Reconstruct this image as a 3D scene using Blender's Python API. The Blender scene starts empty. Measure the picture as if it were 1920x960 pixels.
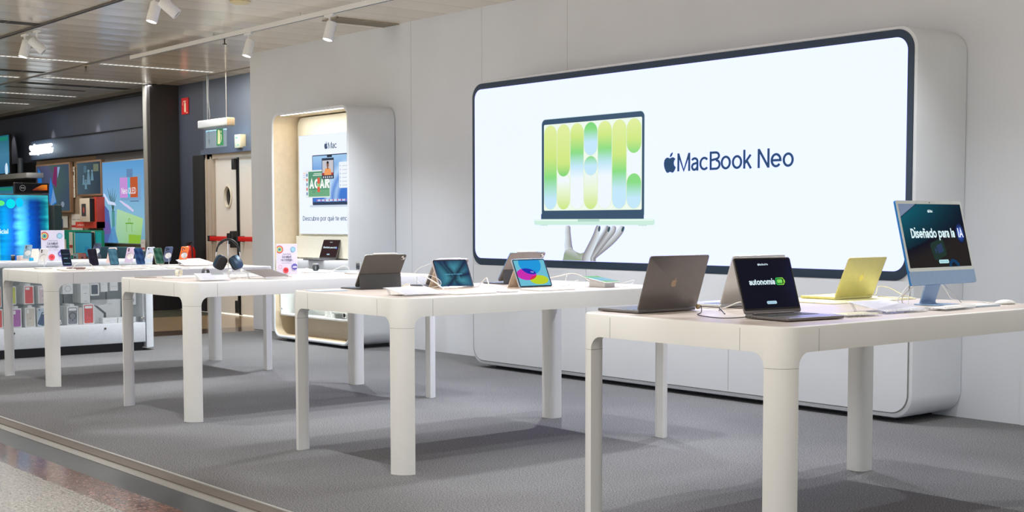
import bpy, bmesh, math, random
from math import sin, cos, pi, radians, sqrt, atan2
from mathutils import Vector, Matrix
random.seed(7)
S = bpy.context.scene
C = S.collection

# ------------------------------------------------------------------ camera
W, H = 1920, 960
F_PX, PP_Y = 2510.4, 574.4
PITCH, ROLL, YAW, CAM_H = .0633, -.0017, .6859, 1.284
fwd = Vector((-cos(YAW), sin(YAW), 0)); rgt = Vector((sin(YAW), cos(YAW), 0)); up = Vector((0, 0, 1))
f2 = fwd*cos(PITCH) - up*sin(PITCH); u2 = up*cos(PITCH) + fwd*sin(PITCH)
r3 = rgt*cos(ROLL) + u2*sin(ROLL); u3 = u2*cos(ROLL) - rgt*sin(ROLL)
cd = bpy.data.cameras.new('camera'); cam = bpy.data.objects.new('camera', cd); C.objects.link(cam)
m = Matrix((r3, u3, -f2)).transposed().to_4x4(); m.translation = Vector((0, 0, CAM_H))
cam.matrix_world = m
cd.sensor_fit = 'HORIZONTAL'; cd.sensor_width = 36; cd.lens = 36*F_PX/W
cd.shift_y = (PP_Y - H/2)/W; cd.clip_end = 200; cd.clip_start = .05
S.camera = cam
# ------------------------------------------------------------------ light and exposure
S.view_settings.view_transform = 'Standard'; S.view_settings.look = 'None'
S.view_settings.exposure = 0.0; S.view_settings.gamma = 1; S.view_settings.use_curve_mapping = False
w = bpy.data.worlds.new('world'); S.world = w; w.use_nodes = True
bg = w.node_tree.nodes['Background']; bg.inputs[1].default_value = .66
_t = w.node_tree.nodes.new('ShaderNodeTexCoord'); _s = w.node_tree.nodes.new('ShaderNodeSeparateXYZ'); _r = w.node_tree.nodes.new('ShaderNodeValToRGB')   # warm glow below the horizon added to brighten the ceiling, soft white above
w.node_tree.links.new(_t.outputs['Generated'], _s.inputs[0]); w.node_tree.links.new(_s.outputs[2], _r.inputs[0]); w.node_tree.links.new(_r.outputs[0], bg.inputs[0])
_r.color_ramp.elements[0].position = 0; _r.color_ramp.elements[0].color = (1.9, 1.72, 1.42, 1); _r.color_ramp.elements[1].position = .04; _r.color_ramp.elements[1].color = (.80, .90, 1.04, 1)

def lamp(name, kind, loc, energy, color=(1, 1, 1), aim=None, **kw):
    l = bpy.data.lights.new(name, kind); l.energy = energy; l.color = color
    for k, v in kw.items(): setattr(l, k, v)
    o = bpy.data.objects.new(name, l); C.objects.link(o); o.location = loc
    if aim is not None: o.rotation_euler = (Vector(aim) - Vector(loc)).to_track_quat('-Z', 'Y').to_euler()
    return o
# unseen fill lamps added over the aisle and to the right of the frame
for x, y, pw in ((-2.4, .9, 105), (-8, 0.7, 55), (-15, .6, 45), (-21, 2.5, 40)):
    lamp('aisle_fill_light', 'AREA', (x, y, 3.2), pw, (1, .94, .86), (x, y, 0), shape='RECTANGLE', size=3.2, size_y=1.4)
lamp('shop_fill_light', 'AREA', (.8, 5.2, 3.2), 12, (1, .97, .92), (.8, 5.2, 0), shape='RECTANGLE', size=2.4, size_y=2.4)
# warm light in front of the fire doors
lamp('door_lobby_light', 'AREA', (-15.9, 8.25, 3.2), 22, (1, .80, .58), (-16.4, 8.6, 0), shape='RECTANGLE', size=.6, size_y=.5)

# ------------------------------------------------------------------ materials
def hexc(r, g, b):
    f = lambda c: ((c/255+.055)/1.055)**2.4 if c > 10 else c/255/12.92
    return (f(r), f(g), f(b), 1)
def mat(name, col, rough=.5, metal=0, noise=0, nscale=40, bump=0, trans=0, spec=.5, alpha=1, coat=0):
    M = bpy.data.materials.new(name); M.use_nodes = True
    nt = M.node_tree; b = nt.nodes['Principled BSDF']
    b.inputs['Base Color'].default_value = col; b.inputs['Roughness'].default_value = rough
    b.inputs['Metallic'].default_value = metal; b.inputs['Specular IOR Level'].default_value = spec
    b.inputs['Transmission Weight'].default_value = trans; b.inputs['Alpha'].default_value = alpha
    b.inputs['Coat Weight'].default_value = coat
    tc = nt.nodes.new('ShaderNodeTexCoord'); n = nt.nodes.new('ShaderNodeTexNoise')
    n.inputs['Scale'].default_value = nscale; n.inputs['Detail'].default_value = 6
    nt.links.new(tc.outputs['Object'], n.inputs['Vector'])
    if noise or True:
        k = noise if noise else .03
        r = nt.nodes.new('ShaderNodeValToRGB'); e = r.color_ramp.elements
        e[0].position = .3; e[1].position = .7
        e[0].color = tuple(max(0, c*(1-k)) for c in col[:3]) + (1,)
        e[1].color = tuple(min(1, c*(1+k)) for c in col[:3]) + (1,)
        nt.links.new(n.outputs[0], r.inputs[0]); nt.links.new(r.outputs[0], b.inputs['Base Color'])
    if bump:
        bp = nt.nodes.new('ShaderNodeBump'); bp.inputs['Strength'].default_value = bump; bp.inputs['Distance'].default_value = .002
        nt.links.new(n.outputs[0], bp.inputs['Height']); nt.links.new(bp.outputs[0], b.inputs['Normal'])
    return M
def mat_attr(name, emit=0, rough=.4, diffuse=True):
    """colour taken from the artwork itself; emit > 0 for screens and light boxes"""
    M = bpy.data.materials.new(name); M.use_nodes = True; nt = M.node_tree; b = nt.nodes['Principled BSDF']
    a = nt.nodes.new('ShaderNodeVertexColor'); a.layer_name = 'Col'
    if emit:
        b.inputs['Base Color'].default_value = (.01, .01, .012, 1); b.inputs['Roughness'].default_value = rough
        b.inputs['Specular IOR Level'].default_value = .0; nt.links.new(a.outputs[0], b.inputs['Emission Color']); b.inputs['Emission Strength'].default_value = emit
    else:
        nt.links.new(a.outputs[0], b.inputs['Base Color']); b.inputs['Roughness'].default_value = rough
    return M
def mat_emit(name, col, s, base=(.02, .02, .02, 1)):
    M = bpy.data.materials.new(name); M.use_nodes = True; b = M.node_tree.nodes['Principled BSDF']
    b.inputs['Base Color'].default_value = base; b.inputs['Emission Color'].default_value = col; b.inputs['Emission Strength'].default_value = s
    return M
WHITE = mat('white_lacquer', (.80, .80, .78, 1), .45, noise=.015, nscale=8)
WHITE2 = mat('white_plastic', (.82, .82, .80, 1), .4)
BOXWHITE = mat('white_display_shell', (.77, .80, .84, 1), .55, noise=.02, nscale=3)
WALLW = mat('white_wall_paint', (.77, .80, .85, 1), .7, noise=.025, nscale=1.5)
SEAM = mat('seam_dark', (.25, .25, .24, 1), .8)
TOPW = mat('pale_table_laminate', (.60, .525, .475, 1), .42, noise=.04, nscale=25)
SLATE = mat('dark_slate_blue_bezel', hexc(48, 66, 86), .5)
BLACK = mat('black_plastic', (.012, .012, .014, 1), .35)
GLASSBLK = mat('black_glass', (.006, .006, .008, 1), .08)
DARKM = mat('space_grey_metal', hexc(122, 118, 118), .36, .8)
SILVER = mat('silver_metal', hexc(205, 205, 205), .34, .75)
CHROME = mat('chrome', (.85, .85, .86, 1), .12, 1)
YELLOW = mat('yellow_metal', hexc(222, 213, 138), .45, .3)
BLUEM = mat('blue_metal', hexc(150, 178, 212), .42, .2)
BLUED = mat('deep_blue_metal_edge', hexc(30, 120, 190), .38, .3)
IMW = mat('pale_bezel', hexc(214, 220, 218), .3)
FOLIO = mat('charcoal_folio', hexc(92, 88, 84), .75, noise=.06, nscale=120)
FOLIO2 = mat('dark_folio_leather', hexc(78, 78, 80), .7)
FOLIOG = mat('grey_folio', hexc(150, 142, 138), .6)
BEIGE = mat('beige_folio', hexc(228, 210, 190), .65)
WOOD = mat('pale_oak', hexc(218, 200, 170), .55, noise=.04, nscale=18)
CREAM = mat('cream_panel', hexc(228, 224, 208), .6)
KEYS = mat('key_black', (.02, .02, .022, 1), .5)
KEYB = mat('key_grey_blue', hexc(110, 124, 142), .4)
RUBBER = mat('rubber', (.03, .03, .03, 1), .7)
RED = mat('red_paint', hexc(214, 26, 20), .4)
WALLD = mat('charcoal_wall', hexc(66, 72, 88), .55, noise=.05, nscale=2)
WALLB = mat('blue_grey_wall', hexc(86, 98, 118), .5, noise=.05, nscale=2)
FIN = mat('near_black_panel', hexc(34, 33, 36), .5, noise=.05)
ALU = mat('brushed_aluminium', hexc(192, 192, 188), .38, .6)
BROWNM = mat('bronze_profile', hexc(112, 102, 96), .5, .3)
TAUPE = mat('taupe_board', hexc(150, 128, 104), .7, noise=.06, nscale=60)
DOORW = mat('ivory_door', hexc(232, 226, 218), .5, noise=.03)
FRAMEC = mat('beige_door_frame', hexc(186, 172, 156), .5)
CORDW = mat('white_cord', (.8, .78, .74, 1), .5)
CORDB = mat('black_cord', (.05, .045, .045, 1), .5)
CORDY = mat('yellow_cord', hexc(222, 212, 170), .5)
ACRYL = mat('clear_acrylic', (.9, .93, .95, 1), .08, alpha=.28)
FRAMEW = mat('oak_picture_frame', hexc(150, 118, 92), .5, noise=.1)
DKTAN = mat('dark_brown_board', hexc(82, 68, 62), .45, noise=.15, nscale=30)
BEZEL = mat('tv_bezel', (.01, .01, .012, 1), .3)
PRINT = mat_attr('printed_artwork', 0, .55)
PRINTG = mat_attr('glossy_print', 0, .2)
SCR = mat_attr('screen_image', .9, .5)
SCRB = mat_attr('bright_tv_image', 1.25, .2)
SCRD = mat_attr('large_display_image', 1.0, .45)
SIGNE = mat_emit('sign_glow', (.85, .95, 1, 1), 3.0)
LAMPE = mat_emit('spot_lens_glow', (1, 1, 1, 1), 9)
STRIPE = mat_emit('ceiling_strip_glow', (1, .98, .95, 1), 1.1)
GLASS = mat('cabinet_glass', (.6, .7, .72, 1), .02, alpha=.07)
DKGLASS = mat('dark_port_glass', (.01, .012, .015, 1), .1)

def carpet_mat():
    M = bpy.data.materials.new('grey_carpet'); M.use_nodes = True; nt = M.node_tree; b = nt.nodes['Principled BSDF']
    tc = nt.nodes.new('ShaderNodeTexCoord')
    n = nt.nodes.new('ShaderNodeTexNoise'); n.inputs['Scale'].default_value = 150; n.inputs['Detail'].default_value = 4; n.inputs['Roughness'].default_value = .75
    n2 = nt.nodes.new('ShaderNodeTexNoise'); n2.inputs['Scale'].default_value = .9; n2.inputs['Detail'].default_value = 3
    nt.links.new(tc.outputs['Object'], n.inputs[0]); nt.links.new(tc.outputs['Object'], n2.inputs[0])
    r = nt.nodes.new('ShaderNodeValToRGB'); e = r.color_ramp.elements
    e[0].position = .38; e[0].color = (.055, .055, .058, 1); e[1].position = .62; e[1].color = (.325, .325, .332, 1)
    nt.links.new(n.outputs[0], r.inputs[0])
    mx = nt.nodes.new('ShaderNodeMix'); mx.data_type = 'RGBA'; mx.blend_type = 'MULTIPLY'; mx.inputs[0].default_value = 1
    r2 = nt.nodes.new('ShaderNodeValToRGB'); r2.color_ramp.elements[0].color = (.86, .86, .86, 1); r2.color_ramp.elements[0].position = .35; r2.color_ramp.elements[1].position = .65
    nt.links.new(n2.outputs[0], r2.inputs[0]); nt.links.new(r.outputs[0], mx.inputs[6]); nt.links.new(r2.outputs[0], mx.inputs[7])
    nt.links.new(mx.outputs[2], b.inputs['Base Color']); b.inputs['Roughness'].default_value = .95; b.inputs['Specular IOR Level'].default_value = .1
    bp = nt.nodes.new('ShaderNodeBump'); bp.inputs['Strength'].default_value = .5; bp.inputs['Distance'].default_value = .004
    nt.links.new(n.outputs[0], bp.inputs['Height']); nt.links.new(bp.outputs[0], b.inputs['Normal'])
    return M
def speckle_mat(name, stops, scale, rough, tile=None, spec=.5):
    M = bpy.data.materials.new(name); M.use_nodes = True; nt = M.node_tree; b = nt.nodes['Principled BSDF']
    tc = nt.nodes.new('ShaderNodeTexCoord'); n = nt.nodes.new('ShaderNodeTexNoise'); n.inputs['Scale'].default_value = scale
    n.inputs['Detail'].default_value = 4; n.inputs['Roughness'].default_value = .7
    nt.links.new(tc.outputs['Object'], n.inputs[0]); r = nt.nodes.new('ShaderNodeValToRGB')
    e = r.color_ramp.elements; e[0].position, e[0].color = stops[0]; e[1].position, e[1].color = stops[-1]
    for p, c in stops[1:-1]: q = e.new(p); q.color = c
    nt.links.new(n.outputs[0], r.inputs[0]); out = r.outputs[0]
    if tile:
        bk = nt.nodes.new('ShaderNodeTexBrick'); bk.offset = 0; bk.inputs['Scale'].default_value = 1
        bk.inputs['Brick Width'].default_value = tile; bk.inputs['Row Height'].default_value = tile; bk.inputs['Mortar Size'].default_value = .003
        bk.inputs['Color1'].default_value = (1, 1, 1, 1); bk.inputs['Color2'].default_value = (.9, .9, .9, 1); bk.inputs['Mortar'].default_value = (.4, .38, .35, 1)
        nt.links.new(tc.outputs['Object'], bk.inputs[0])
        mx = nt.nodes.new('ShaderNodeMix'); mx.data_type = 'RGBA'; mx.blend_type = 'MULTIPLY'; mx.inputs[0].default_value = 1
        nt.links.new(out, mx.inputs[6]); nt.links.new(bk.outputs[0], mx.inputs[7]); out = mx.outputs[2]
    nt.links.new(out, b.inputs['Base Color']); b.inputs['Roughness'].default_value = rough; b.inputs['Specular IOR Level'].default_value = spec
    return M
def ceiling_mat():
    M = bpy.data.materials.new('metal_plank_ceiling'); M.use_nodes = True; nt = M.node_tree; b = nt.nodes['Principled BSDF']
    tc = nt.nodes.new('ShaderNodeTexCoord'); sp = nt.nodes.new('ShaderNodeSeparateXYZ'); nt.links.new(tc.outputs['Object'], sp.inputs[0])
    def mth(op, a, bb=None, v=None):
        q = nt.nodes.new('ShaderNodeMath'); q.operation = op; nt.links.new(a, q.inputs[0])
        if bb is not None: nt.links.new(bb, q.inputs[1])
        if v is not None: q.inputs[1].default_value = v
        return q.outputs[0]
    d = mth('DIVIDE', sp.outputs[0], v=.42); fr = mth('FRACT', d); fl = mth('FLOOR', d)
    gap = mth('LESS_THAN', fr, v=.022)
    wn = nt.nodes.new('ShaderNodeTexWhiteNoise'); wn.noise_dimensions = '1D'; nt.links.new(fl, wn.inputs['W'])
    r = nt.nodes.new('ShaderNodeValToRGB'); e = r.color_ramp.elements; e[0].color = (.80, .71, .57, 1); e[1].color = (.90, .81, .67, 1)
    nt.links.new(wn.outputs[0], r.inputs[0])
    mx = nt.nodes.new('ShaderNodeMix'); mx.data_type = 'RGBA'; nt.links.new(gap, mx.inputs[0]); nt.links.new(r.outputs[0], mx.inputs[6]); mx.inputs[7].default_value = (.50, .44, .35, 1)
    nt.links.new(mx.outputs[2], b.inputs['Base Color']); b.inputs['Metallic'].default_value = .0; b.inputs['Specular IOR Level'].default_value = 1.0; b.inputs['Roughness'].default_value = .17
    # each plank sags a little: height = parabola over the plank plus a slow ripple
    par = mth('MULTIPLY', mth('SUBTRACT', fr, v=.5), mth('SUBTRACT', fr, v=.5))
    n = nt.nodes.new('ShaderNodeTexNoise'); n.inputs['Scale'].default_value = 1.3; nt.links.new(tc.outputs['Object'], n.inputs[0])
    hgt = mth('ADD', par, mth('MULTIPLY', n.outputs[0], v=.5))
    bp = nt.nodes.new('ShaderNodeBump'); bp.inputs['Strength'].default_value = .25; bp.inputs['Distance'].default_value = .04
    nt.links.new(hgt, bp.inputs['Height']); nt.links.new(bp.outputs[0], b.inputs['Normal'])
    return M
CARPET = carpet_mat(); CEIL = ceiling_mat()
TERRAZZO = speckle_mat('beige_terrazzo', [(.38, (.03, .03, .028, 1)), (.48, (.20, .19, .165, 1)), (.60, (.36, .335, .29, 1))], 75, .25)
GRANITE = speckle_mat('red_granite', [(.38, (.05, .032, .028, 1)), (.52, (.22, .11, .085, 1)), (.66, (.42, .25, .20, 1))], 55, .12, tile=.6)
SLATEF = speckle_mat('dark_slate_floor', [(.3, (.022, .026, .032, 1)), (.7, (.036, .040, .048, 1))], 8, .32)
TANTILE = speckle_mat('polished_tan_tile', [(.35, (.34, .25, .15, 1)), (.65, (.50, .38, .25, 1))], 14, .14, tile=.6)

# ------------------------------------------------------------------ helpers
def finish(bm, name, mats, parent=None, smooth=40, M=None):
    bmesh.ops.recalc_face_normals(bm, faces=bm.faces)
    me = bpy.data.meshes.new(name)
    if M is not None: bm.transform(M)
    bm.to_mesh(me); bm.free()
    for q in (mats if isinstance(mats, (list, tuple)) else [mats]): me.materials.append(q)
    if smooth:
        for p in me.polygons: p.use_smooth = True
        me.set_sharp_from_angle(angle=radians(smooth))
    o = bpy.data.objects.new(name, me); C.objects.link(o)
    if parent: o.parent = parent
    return o
def empty(name, loc, rz=0, rx=0, ry=0):
    o = bpy.data.objects.new(name, None); C.objects.link(o); o.location = loc; o.rotation_euler = (rx, ry, rz); o.empty_display_size = .1
    return o
def tag(o, label=None, cat=None, group=None, kind=None):
    if label: o['label'] = label
    if cat: o['category'] = cat
    if group: o['group'] = group
    if kind: o['kind'] = kind
    return o
def box(bm, x0, x1, y0, y1, z0, z1, bev=0, seg=2, mi=0, M=None):
    r = bmesh.ops.create_cube(bm, size=1); vs = r['verts']
    for v in vs: v.co = Vector((x0+(v.co.x+.5)*(x1-x0), y0+(v.co.y+.5)*(y1-y0), z0+(v.co.z+.5)*(z1-z0)))
    fs = set(f for v in vs for f in v.link_faces)
    for f in fs: f.material_index = mi
    if bev:
        es = list(set(e for v in vs for e in v.link_edges))
        rr = bmesh.ops.bevel(bm, geom=es, offset=bev, segments=seg, profile=.5, affect='EDGES', clamp_overlap=True)
        vs = list(set(v for f in rr['faces'] for v in f.verts) | set(v for v in vs if v.is_valid))
        for f in rr['faces']: f.material_index = mi
    if M is not None: bmesh.ops.transform(bm, matrix=M, verts=[v for v in vs if v.is_valid])
def rrect(x0, x1, y0, y1, r, n=6):
    pts = []
    for cx, cy, a0 in ((x1-r, y1-r, 0), (x0+r, y1-r, 90), (x0+r, y0+r, 180), (x1-r, y0+r, 270)):
        for i in range(n+1):
            a = radians(a0 + 90*i/n); pts.append((cx+r*cos(a), cy+r*sin(a)))
    return pts
def loft(bm, rings, closed=True, cap0=True, cap1=True, mi=0, mis=None):
    vr = [[bm.verts.new(p) for p in ring] for ring in rings]; n = len(vr[0])
    for k in range(len(vr)-1):
        for i in range(n if closed else n-1):
            j = (i+1) % n
            f = bm.faces.new((vr[k][i], vr[k][j], vr[k+1][j], vr[k+1][i])); f.material_index = mis[k] if mis else mi
    if cap0: f = bm.faces.new(vr[0][::-1]); f.material_index = mis[0] if mis else mi
    if cap1: f = bm.faces.new(vr[-1]); f.material_index = mis[-1] if mis else mi
def slab(bm, pts, z0, z1, bev=0, mi=0, M=None, axis='z'):
    """prism over a 2D outline with softened top and bottom rims; outline insets by scaling toward vertex normals"""
    n = len(pts); nn = []
    for i in range(n):
        a = Vector(pts[i-1]); b = Vector(pts[i]); c = Vector(pts[(i+1) % n])
        d1 = (b-a); d2 = (c-b)
        d1 = d1.normalized() if d1.length > 1e-9 else d2.normalized()
        d2 = d2.normalized() if d2.length > 1e-9 else d1
        t = (d1+d2).normalized(); s = max(.4, t.dot(d1))
        nn.append(Vector((-t.y, t.x))/s)
    area = sum(pts[i][0]*pts[(i+1) % n][1]-pts[(i+1) % n][0]*pts[i][1] for i in range(n))
    sg = 1 if area > 0 else -1
    def ring(ins, z):
        out = []
        for i in range(n):
            q = Vector(pts[i]) + nn[i]*ins*sg
            p = Vector((q.x, q.y, z)) if axis == 'z' else (Vector((z, q.x, q.y)) if axis == 'x' else Vector((q.x, z, q.y)))
            out.append(M @ p if M is not None else p)
        return out
    if bev:
        k = .3*bev
        rings = [ring(bev, z0), ring(k, z0+k), ring(0, z0+bev), ring(0, z1-bev), ring(k, z1-k), ring(bev, z1)]
    else: rings = [ring(0, z0), ring(0, z1)]
    loft(bm, rings, mi=mi)
def tube(bm, pts, r, n=8, mi=0, caps=True):
    pts = [Vector(p) for p in pts]; rings = []
    prev = None
    for i, p in enumerate(pts):
        t = (pts[min(i+1, len(pts)-1)] - pts[max(i-1, 0)]).normalized()
        if prev is None:
            a = Vector((0, 0, 1)) if abs(t.z) < .9 else Vector((1, 0, 0)); u = t.cross(a).normalized()
        else:
            u = (prev - t*prev.dot(t)).normalized()
        prev = u; v = t.cross(u); rr = r[i] if isinstance(r, (list, tuple)) else r
        rings.append([p + (u*cos(2*pi*k/n) + v*sin(2*pi*k/n))*rr for k in range(n)])
    loft(bm, rings, cap0=caps, cap1=caps, mi=mi)
def crom(pts, n=8):
    pts = [Vector(p) for p in pts]; P = [pts[0]*2-pts[1]] + pts + [pts[-1]*2-pts[-2]]; out = []
    for i in range(1, len(P)-2):
        for k in range(n):
            t = k/n; a, b, c, d = P[i-1:i+3]
            out.append(.5*((2*b)+(c-a)*t+(2*a-5*b+4*c-d)*t*t+(3*b-a-3*c+d)*t*t*t))
    out.append(pts[-1]); return out
def lathe(bm, prof, n=24, c=(0, 0, 0), mi=0, M=None):
    rings = []
    for r, z in prof:
        ring = [Vector((c[0]+r*cos(2*pi*k/n), c[1]+r*sin(2*pi*k/n), c[2]+z)) for k in range(n)]
        rings.append([M @ p for p in ring] if M is not None else ring)
    loft(bm, rings, mi=mi)
def disc(bm, c, r, z, n=24, mi=0): slab(bm, [(c[0]+r*cos(2*pi*k/n), c[1]+r*sin(2*pi*k/n)) for k in range(n)], z[0], z[1], 0, mi)
def struct(bm, name, mats, smooth=0): return tag(finish(bm, name, mats, smooth=smooth), kind='structure')
def sbox(name, m, *a, bev=0):
    bm = bmesh.new(); box(bm, *a, bev=bev); return struct(bm, name, m)
def cord(name, pts, r, m, label, cat='cable', group=None, n=8):
    bm = bmesh.new(); tube(bm, crom(pts, n), r, 6); return tag(finish(bm, name, m), label, cat, group)

APPLE = "M12.152 6.896c-.948 0-2.415-1.078-3.96-1.04-2.04.027-3.91 1.183-4.961 3.014-2.117 3.675-.546 9.103 1.519 12.09 1.013 1.454 2.208 3.09 3.792 3.039 1.52-.065 2.09-.987 3.935-.987 1.831 0 2.35.987 3.96.948 1.637-.026 2.676-1.48 3.676-2.948 1.156-1.688 1.636-3.325 1.662-3.415-.039-.013-3.182-1.221-3.22-4.857-.026-3.04 2.48-4.494 2.597-4.559-1.429-2.09-3.623-2.324-4.39-2.376-2-.156-3.675 1.09-4.61 1.09M15.53 3.83c.843-1.012 1.4-2.427 1.245-3.83-1.207.052-2.662.805-3.532 1.818-.78.896-1.454 2.338-1.273 3.714 1.338.104 2.715-.688 3.559-1.701"
def logo_polys():
    import re
    out = []
    for sub in APPLE.split('M')[1:]:
        cmds = sub.split('c'); x, y = [float(v) for v in re.findall(r'-?\d*\.?\d+', cmds[0])][:2]; pts = [(x, y)]
        for c in cmds[1:]:
            v = [float(q) for q in re.findall(r'-?(?:\d+\.\d+|\.\d+|\d+)', c)]
            for i in range(0, len(v)-5, 6):
                p = [(x, y)] + [(x+v[i+2*k], y+v[i+2*k+1]) for k in range(3)]
                for t in (.25, .5, .75, 1):
                    s = 1-t
                    pts.append(tuple(s**3*p[0][a]+3*s*s*t*p[1][a]+3*s*t*t*p[2][a]+t**3*p[3][a] for a in (0, 1)))
                x, y = p[3]
        out.append([((a-12)/24, (12-b)/24) for a, b in pts[:-1]])
    return out
LOGO = logo_polys()

FONT_CACHE = {}
def text_geo(s):
    if s not in FONT_CACHE:
        cu = bpy.data.curves.new('lettering', 'FONT'); cu.body = s; cu.resolution_u = 3
        o = bpy.data.objects.new('lettering', cu); C.objects.link(o)
        bpy.context.view_layer.update()
        me = bpy.data.meshes.new_from_object(o.evaluated_get(bpy.context.evaluated_depsgraph_get()))
        vs = [(v.co.x, v.co.y) for v in me.vertices]; fs = [tuple(p.vertices) for p in me.polygons]
        bpy.data.objects.remove(o); bpy.data.curves.remove(cu); bpy.data.meshes.remove(me)
        FONT_CACHE[s] = (vs, fs)
    return FONT_CACHE[s]

class Flat:
    """flat artwork in a (u right, v up) plane; layers step out by a fraction of a millimetre"""
    def __init__(s, step=.0004): s.bm = bmesh.new(); s.cl = s.bm.loops.layers.float_color.new('Col'); s.lv = 0; s.step = step
    def face(s, pts, cols, flat=True):
        vs = [s.bm.verts.new((p[0], p[1], s.lv*s.step)) for p in pts]
        try: f = s.bm.faces.new(vs)
        except ValueError: return
        for i, l in enumerate(f.loops):
            c = cols[i] if isinstance(cols, list) else cols; l[s.cl] = (c[0], c[1], c[2], 1)
    def up(s, k=1): s.lv += k; return s
    def rect(s, u0, u1, v0, v1, col, r=0):
        if r: s.face(rrect(u0, u1, v0, v1, r), col)
        else: s.face([(u0, v0), (u1, v0), (u1, v1), (u0, v1)], col)
    def vgrad(s, u0, u1, v0, v1, top, bot): s.face([(u0, v0), (u1, v0), (u1, v1), (u0, v1)], [bot, bot, top, top])
    def ell(s, cu, cv, ru, rv, col, n=28): s.face([(cu+ru*cos(2*pi*k/n), cv+rv*sin(2*pi*k/n)) for k in range(n)], col)
    def glow(s, cu, cv, ru, rv, cin, cout, n=36, m=7):
        mixc = lambda k: tuple(cin[q]*(1-k)+cout[q]*k for q in range(3))
        P = lambda k, a: (cu+ru*k*cos(a), cv+rv*k*sin(a))
        for j in range(m):
            k0, k1 = j/m, (j+1)/m; c0, c1 = mixc(k0**.55), mixc(k1**.55)
            for i in range(n):
                a, b = 2*pi*i/n, 2*pi*(i+1)/n
                if j: s.face([P(k0, a), P(k1, a), P(k1, b), P(k0, b)], [c0, c1, c1, c0])
                else: s.face([P(0, 0), P(k1, a), P(k1, b)], [c0, c1, c1])
    def ring(s, cu, cv, r0, r1, col, n=24, a0=0, a1=360):
        for k in range(n):
            a = radians(a0+(a1-a0)*k/n); b = radians(a0+(a1-a0)*(k+1)/n)
            s.face([(cu+r0*cos(a), cv+r0*sin(a)), (cu+r1*cos(a), cv+r1*sin(a)), (cu+r1*cos(b), cv+r1*sin(b)), (cu+r0*cos(b), cv+r0*sin(b))], col)
    def rows(s, rws):
        for (v0, a0, b0, c0), (v1, a1, b1, c1) in zip(rws, rws[1:]): s.face([(a0, v0), (b0, v0), (b1, v1), (a1, v1)], [c0, c0, c1, c1])
    def capsule(s, u0, u1, v0, v1, ramp, n=26):
        """vertical capsule coloured along its height; ramp: [(t, colour)] with t 0 at the bottom"""
        r = (u1-u0)/2; cu = (u0+u1)/2; rw = []
        ts = sorted(set([0, 1] + [k/n for k in range(n)] + [q*r/(v1-v0) for q in (.03, .1, .25, .45, .7, 1)] + [1-q*r/(v1-v0) for q in (.03, .1, .25, .45, .7, 1)]))
        for t in ts:
            v = v0+t*(v1-v0); d = min(v-v0, v1-v)
            hw = r if d >= r else sqrt(max(0, r*r-(r-d)**2)); hw = max(hw, r*.02)
            rw.append((v, cu-hw, cu+hw, ramp_at(ramp, t)))
        s.rows(rw)
    def stroke(s, pts, wid, cols):
        """band along a path, colours (left, middle, right)"""
        P = [Vector(p) for p in pts]; L = []
        for i, p in enumerate(P):
            t = (P[min(i+1, len(P)-1)]-P[max(i-1, 0)]).normalized(); n = Vector((-t.y, t.x)); w_ = wid[i]/2
            L.append((p+n*w_, p, p-n*w_))
        for a, b in zip(L, L[1:]):
            s.face([a[0], a[1], b[1], b[0]], [cols[0], cols[1], cols[1], cols[0]])
            s.face([a[1], a[2], b[2], b[1]], [cols[1], cols[2], cols[2], cols[1]])
    def text(s, t, u, v, h, col, wid=None, align='l', bold=0):
        vs, fs = text_geo(t)
        x0 = min(p[0] for p in vs); x1 = max(p[0] for p in vs); ref = text_geo('H')[0]; hh = max(p[1] for p in ref)
        sy = h/hh; sx = (wid/(x1-x0)) if wid else sy*.92; tw = (x1-x0)*sx
        ou = u - (tw/2 if align == 'c' else 0)
        offs = [(0, 0)] if not bold else [(-bold, 0), (bold, 0), (0, bold), (0, -bold)]
        for du, dv in offs:
            for f in fs: s.face([(ou+(vs[i][0]-x0)*sx+du, v+vs[i][1]*sy+dv) for i in f], col)
            s.lv += .15
        return tw
    def logo(s, u, v, h, col):
        for p in LOGO: s.face([(u+a*h, v+b*h) for a, b in p], col)
    def field(s, u0, u1, v0, v1, nu, nv, fn):
        cs = [[fn(i/nu, j/nv) for i in range(nu+1)] for j in range(nv+1)]
        for j in range(nv):
            for i in range(nu):
                a, b = u0+(u1-u0)*i/nu, u0+(u1-u0)*(i+1)/nu; c, d = v0+(v1-v0)*j/nv, v0+(v1-v0)*(j+1)/nv
                s.face([(a, c), (b, c), (b, d), (a, d)], [cs[j][i], cs[j][i+1], cs[j+1][i+1], cs[j+1][i]])
    def done(s, name, m, M=None, parent=None):
        me = bpy.data.meshes.new(name)
        if M is not None: s.bm.transform(M)
        s.bm.to_mesh(me); s.bm.free(); me.materials.append(m); o = bpy.data.objects.new(name, me); C.objects.link(o)
        if parent: o.parent = parent
        return o
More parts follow.
